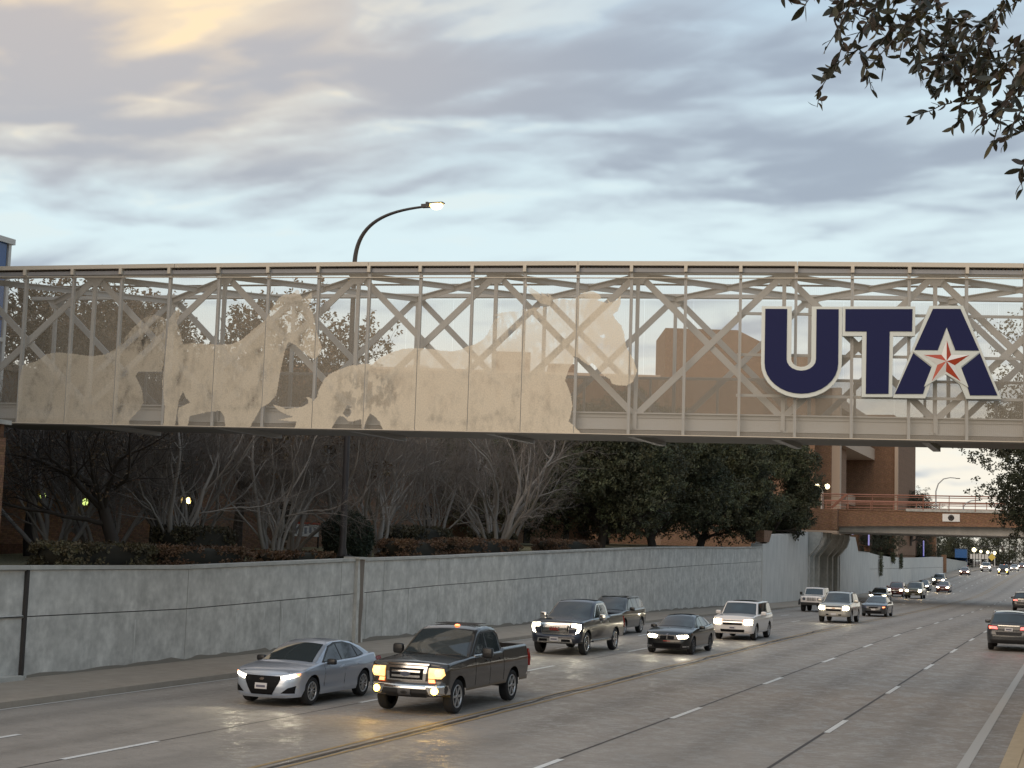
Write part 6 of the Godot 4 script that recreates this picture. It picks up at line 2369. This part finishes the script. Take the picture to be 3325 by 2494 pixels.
	# hanging vines on the far wall
	for q in [[-208.5, 2.9, 0.9, "longest"], [-222.0, 1.3, 0.7, "shortest"], [-232.0, 2.1, 0.8, "second longest"]]:
		var t := thing("hanging_vine", "%s of the dark vines hanging over the far wall" % q[3], "vine", Vector3(XW + 0.15, 4.4, q[0]), 0.0, "vines on the far wall")
		var b := MB.new()
		b.tube([Vector3(-0.3, 0.2, 0), Vector3(0.0, 0.0, 0), Vector3(0.05, -q[1], 0.1)], [0.05, 0.05, 0.02], 5)
		part("stem", b, M.bark_dark, t)
		var pts := []
		for i in 95:
			var f := rng.randf()
			pts.append(Vector3(rng.randf_range(0, 0.25), 0.25 - f * q[1], rng.randf_range(-1, 1) * q[2] * (1.0 - 0.65 * f)))
		foliage("leaves", pts, leaf_clump(10, 0.22, 0.16, 0.09), green, t, 0.8, 1.3)
	rng.seed = 1010
	# hedges and the clipped bush
	make_hedge("round clipped dark green bush at the foot of the street lamp", Vector3(-28.2, 3.15, -56.6), Vector3(1.9, 2.0, 2.1), bushg, 2200, true)
	make_hedge("low ragged olive hedge at the left end above the wall", Vector3(-27.2, 2.95, -38.2), Vector3(1.6, 0.75, 4.6), olive, 1200)
	make_hedge("rusty low hedge around the dark trunk", Vector3(-27.4, 2.95, -43.6), Vector3(1.8, 0.7, 6.0), rust, 1500)
	make_hedge("taller clipped hedge right of the thick sheaf of stems", Vector3(-29.6, 3.0, -47.4), Vector3(1.6, 1.35, 3.6), olive, 1100)
	make_hedge("sparse low hedge left of the round bush", Vector3(-27.2, 3.0, -50.4), Vector3(1.3, 0.55, 4.6), rust, 900)
	make_hedge("rusty hedge right of the round bush", Vector3(-27.3, 3.25, -61.0), Vector3(1.5, 0.85, 4.6), rust, 1100)
	make_hedge("long rusty hedge along the wall top towards the white-stemmed tree", Vector3(-27.3, 3.45, -68.6), Vector3(1.5, 0.8, 9.0), rust, 1800)
	make_hedge("higher clipped dark hedge behind the long rusty hedge", Vector3(-29.6, 3.5, -67.0), Vector3(1.6, 1.25, 5.4), olive, 1400)
	make_hedge("square clipped hedge behind the white-stemmed tree", Vector3(-29.8, 3.7, -77.0), Vector3(1.6, 1.0, 4.2), olive, 1000)
	make_hedge("low hedge running from the white-stemmed tree to the oaks", Vector3(-27.4, 3.75, -82.5), Vector3(1.4, 0.65, 9.0), rust, 1500)

# ---------------------------------------------------------------- the branches that hang in from the right, close by
func leaf_blade(l: float, w: float, bend: float) -> ArrayMesh:
	var b := MB.new()
	var rows := []
	for i in 6:
		var t := i / 5.0
		var half := w * 0.5 * pow(sin(PI * clampf(t * 0.93 + 0.05, 0.0, 1.0)), 0.8)
		var y := -bend * t * t * l
		rows.append([Vector3(-half, y + half * 0.25, t * l), Vector3(0, y, t * l), Vector3(half, y + half * 0.25, t * l)])
	b.grid(rows, true)
	return b.mesh()

func make_overhang() -> void:
	rng.seed = 77
	var t := thing("overhanging_oak", "close dark oak branches with oval leaves hanging in at the top right", "tree", Vector3(4.2, 2.3, -6.5))
	var o := t.position
	var b := MB.new()
	b.tube([Vector3(0, 0, 0), Vector3(-0.1, 1.6, 0.1), Vector3(-0.3, 3.2, 0.2), Vector3(-0.5, 5.2, 0.1)], [0.3, 0.25, 0.2, 0.13], 12)
	b.tube([Vector3(-0.3, 3.2, 0.2), Vector3(-1.6, 4.3, 0.4), Vector3(-3.0, 4.75, 0.7), Vector3(-4.3, 4.6, 0.9), Vector3(-4.9, 4.3, 1.0)], [0.14, 0.1, 0.07, 0.04, 0.02], 9)
	b.tube([Vector3(-1.6, 4.3, 0.4), Vector3(-2.9, 4.35, 0.2), Vector3(-4.0, 4.1, 0.4), Vector3(-4.6, 3.9, 0.6)], [0.08, 0.05, 0.03, 0.015], 8)
	part("trunk", b, M.bark_dark, t)
	var mats := [mat("near_leaf", lin(0.026, 0.027, 0.016), 0.45), mat("near_leaf_brown", lin(0.045, 0.028, 0.018), 0.5), mat("near_leaf_olive", lin(0.06, 0.05, 0.018), 0.5)]
	for m in mats:
		m.backlight_enabled = true
		m.backlight = Color(0.12, 0.12, 0.08)
	var blades := [leaf_blade(0.056, 0.023, 0.15), leaf_blade(0.047, 0.02, 0.3), leaf_blade(0.066, 0.024, -0.1), leaf_blade(0.037, 0.018, 0.5)]
	# sprays as x, y in metres in the slanting sheet that the crown's edge makes; depth follows x
	var lines := [
		"-87,612 -88,600 -85,592 -88,583 -93,574 -94,567", "-74,612 -80,599 -84,590 -88,583", "-56,600 -61,589 -66,583 -71,576", "-53,596 -59,585 -57,576", "-41,592 -45,580 -48,571",
		"-36,590 -40,576 -42,568 -44,566", "-24,584 -30,572 -36,566 -38,563", "-18,576 -27,562 -29,556 -31,549", "-20,560 -25,551 -27,545", "-19,552 -23,545 -22,538", "-97,618 -95,608 -92,601", "-117,620 -113,610 -109,603", "-107,616 -104,606 -101,602", "-66,606 -69,597 -73,590 -70,582",
		"-48,600 -52,590 -50,580", "-30,596 -33,586 -31,577", "-14,590 -20,578 -17,567", "-60,604 -63,596 -60,588", "-78,612 -82,602 -86,597", "-52,606 -57,598 -63,594", "-44,602 -50,594 -55,590", "-34,604 -38,594 -44,588 -46,582", "-26,596 -31,586 -38,580", "-20,590 -26,580 -29,572", "-15,580 -21,572 -24,564", "-66,602 -72,596 -76,590", "-38,598 -42,588 -40,580"]
	var hold := []
	var twig := MB.new()
	for s in lines:
		var p2 := poly(s)
		var pts := []
		var dz := rng.randf_range(-0.25, 0.25)
		for q in p2:
			pts.append(Vector3(q.x, q.y, -5.45 - (q.x + 1.13) * 0.376 + dz) - o)
		var rad := []
		for i in pts.size():
			rad.append(lerpf(0.0035, 0.0014, float(i) / (pts.size() - 1)))
		twig.tube(pts, rad, 5)
		for i in pts.size() - 1:
			var a: Vector3 = pts[i]
			var c: Vector3 = pts[i + 1]
			var n := int(a.distance_to(c) / 0.014)
			for k in n:
				hold.append([a.lerp(c, (k + rng.randf()) / n), (c - a).normalized(), 0.0])
	# the thick of the crown above them
	for i in 95:
		var x := rng.randf_range(-0.86, 0.3)
		var low := 5.97 - 0.24 * smoothstep(-0.8, -0.25, x) + rng.randf_range(0.0, 0.42)
		var p := Vector3(x, low, -5.45 - (x + 1.13) * 0.376 + rng.randf_range(-0.7, 0.5)) - o
		var d := (Vector3(-0.6, -0.5, 0.2) + rdir(0.7)).normalized()
		var pts := [p]
		for k in 4:
			d = (d + rdir(0.35) + Vector3(0, -0.1, 0)).normalized()
			pts.append(pts[-1] + d * 0.045)
		twig.tube(pts, [0.003, 0.0026, 0.0022, 0.0018, 0.0014], 4)
		for k in 4:
			for j in 4:
				hold.append([(pts[k] as Vector3).lerp(pts[k + 1], rng.randf()), d, 1.0])
	part("twigs", twig, M.bark_dark, t)
	var rest := [[], [], [], []]
	var count := 0
	for h in hold:
		var d: Vector3 = (h[1] * 0.5 + rdir(1.0) + Vector3(0, -0.15, 0)).normalized()
		var s: Vector3 = d.cross(rdir(1.0)).normalized()
		var bs := Basis(s, d.cross(s).normalized() * -1.0, d).orthonormalized()
		if bs.determinant() < 0.0:
			bs.x = -bs.x
		var k := rng.randi() % 4
		var xf := Transform3D(bs.scaled_local(Vector3.ONE * rng.randf_range(0.7, 1.15)), h[0])
		if count < 300 and (h[2] == 0.0 or rng.randf() < 0.2):
			var m := part("leaf", blades[k], mats[[0, 0, 0, 0, 1, 1, 2][rng.randi() % 7]], t)
			m.transform = xf
			count += 1
		else:
			rest[k].append(xf)
	for k in 4:
		var mm := MultiMesh.new()
		mm.transform_format = MultiMesh.TRANSFORM_3D
		mm.mesh = blades[k]
		mm.instance_count = rest[k].size()
		for i in rest[k].size():
			mm.set_instance_transform(i, rest[k][i])
		var mi := MultiMeshInstance3D.new()
		mi.name = "crown_leaves" if k == 0 else "crown_leaves_%03d" % k
		mi.multimesh = mm
		mi.material_override = mats[[0, 1, 0, 2][k]]
		mi.set_meta("kind", "stuff")
		t.add_child(mi)
func _ready() -> void:
	make_environment()
	make_materials()
	make_ground()
	make_wall()
	make_bridge()
	make_buildings()
	make_street_lamp()
	make_vehicles()
	make_vegetation()
	make_far_things()
	make_overhang()
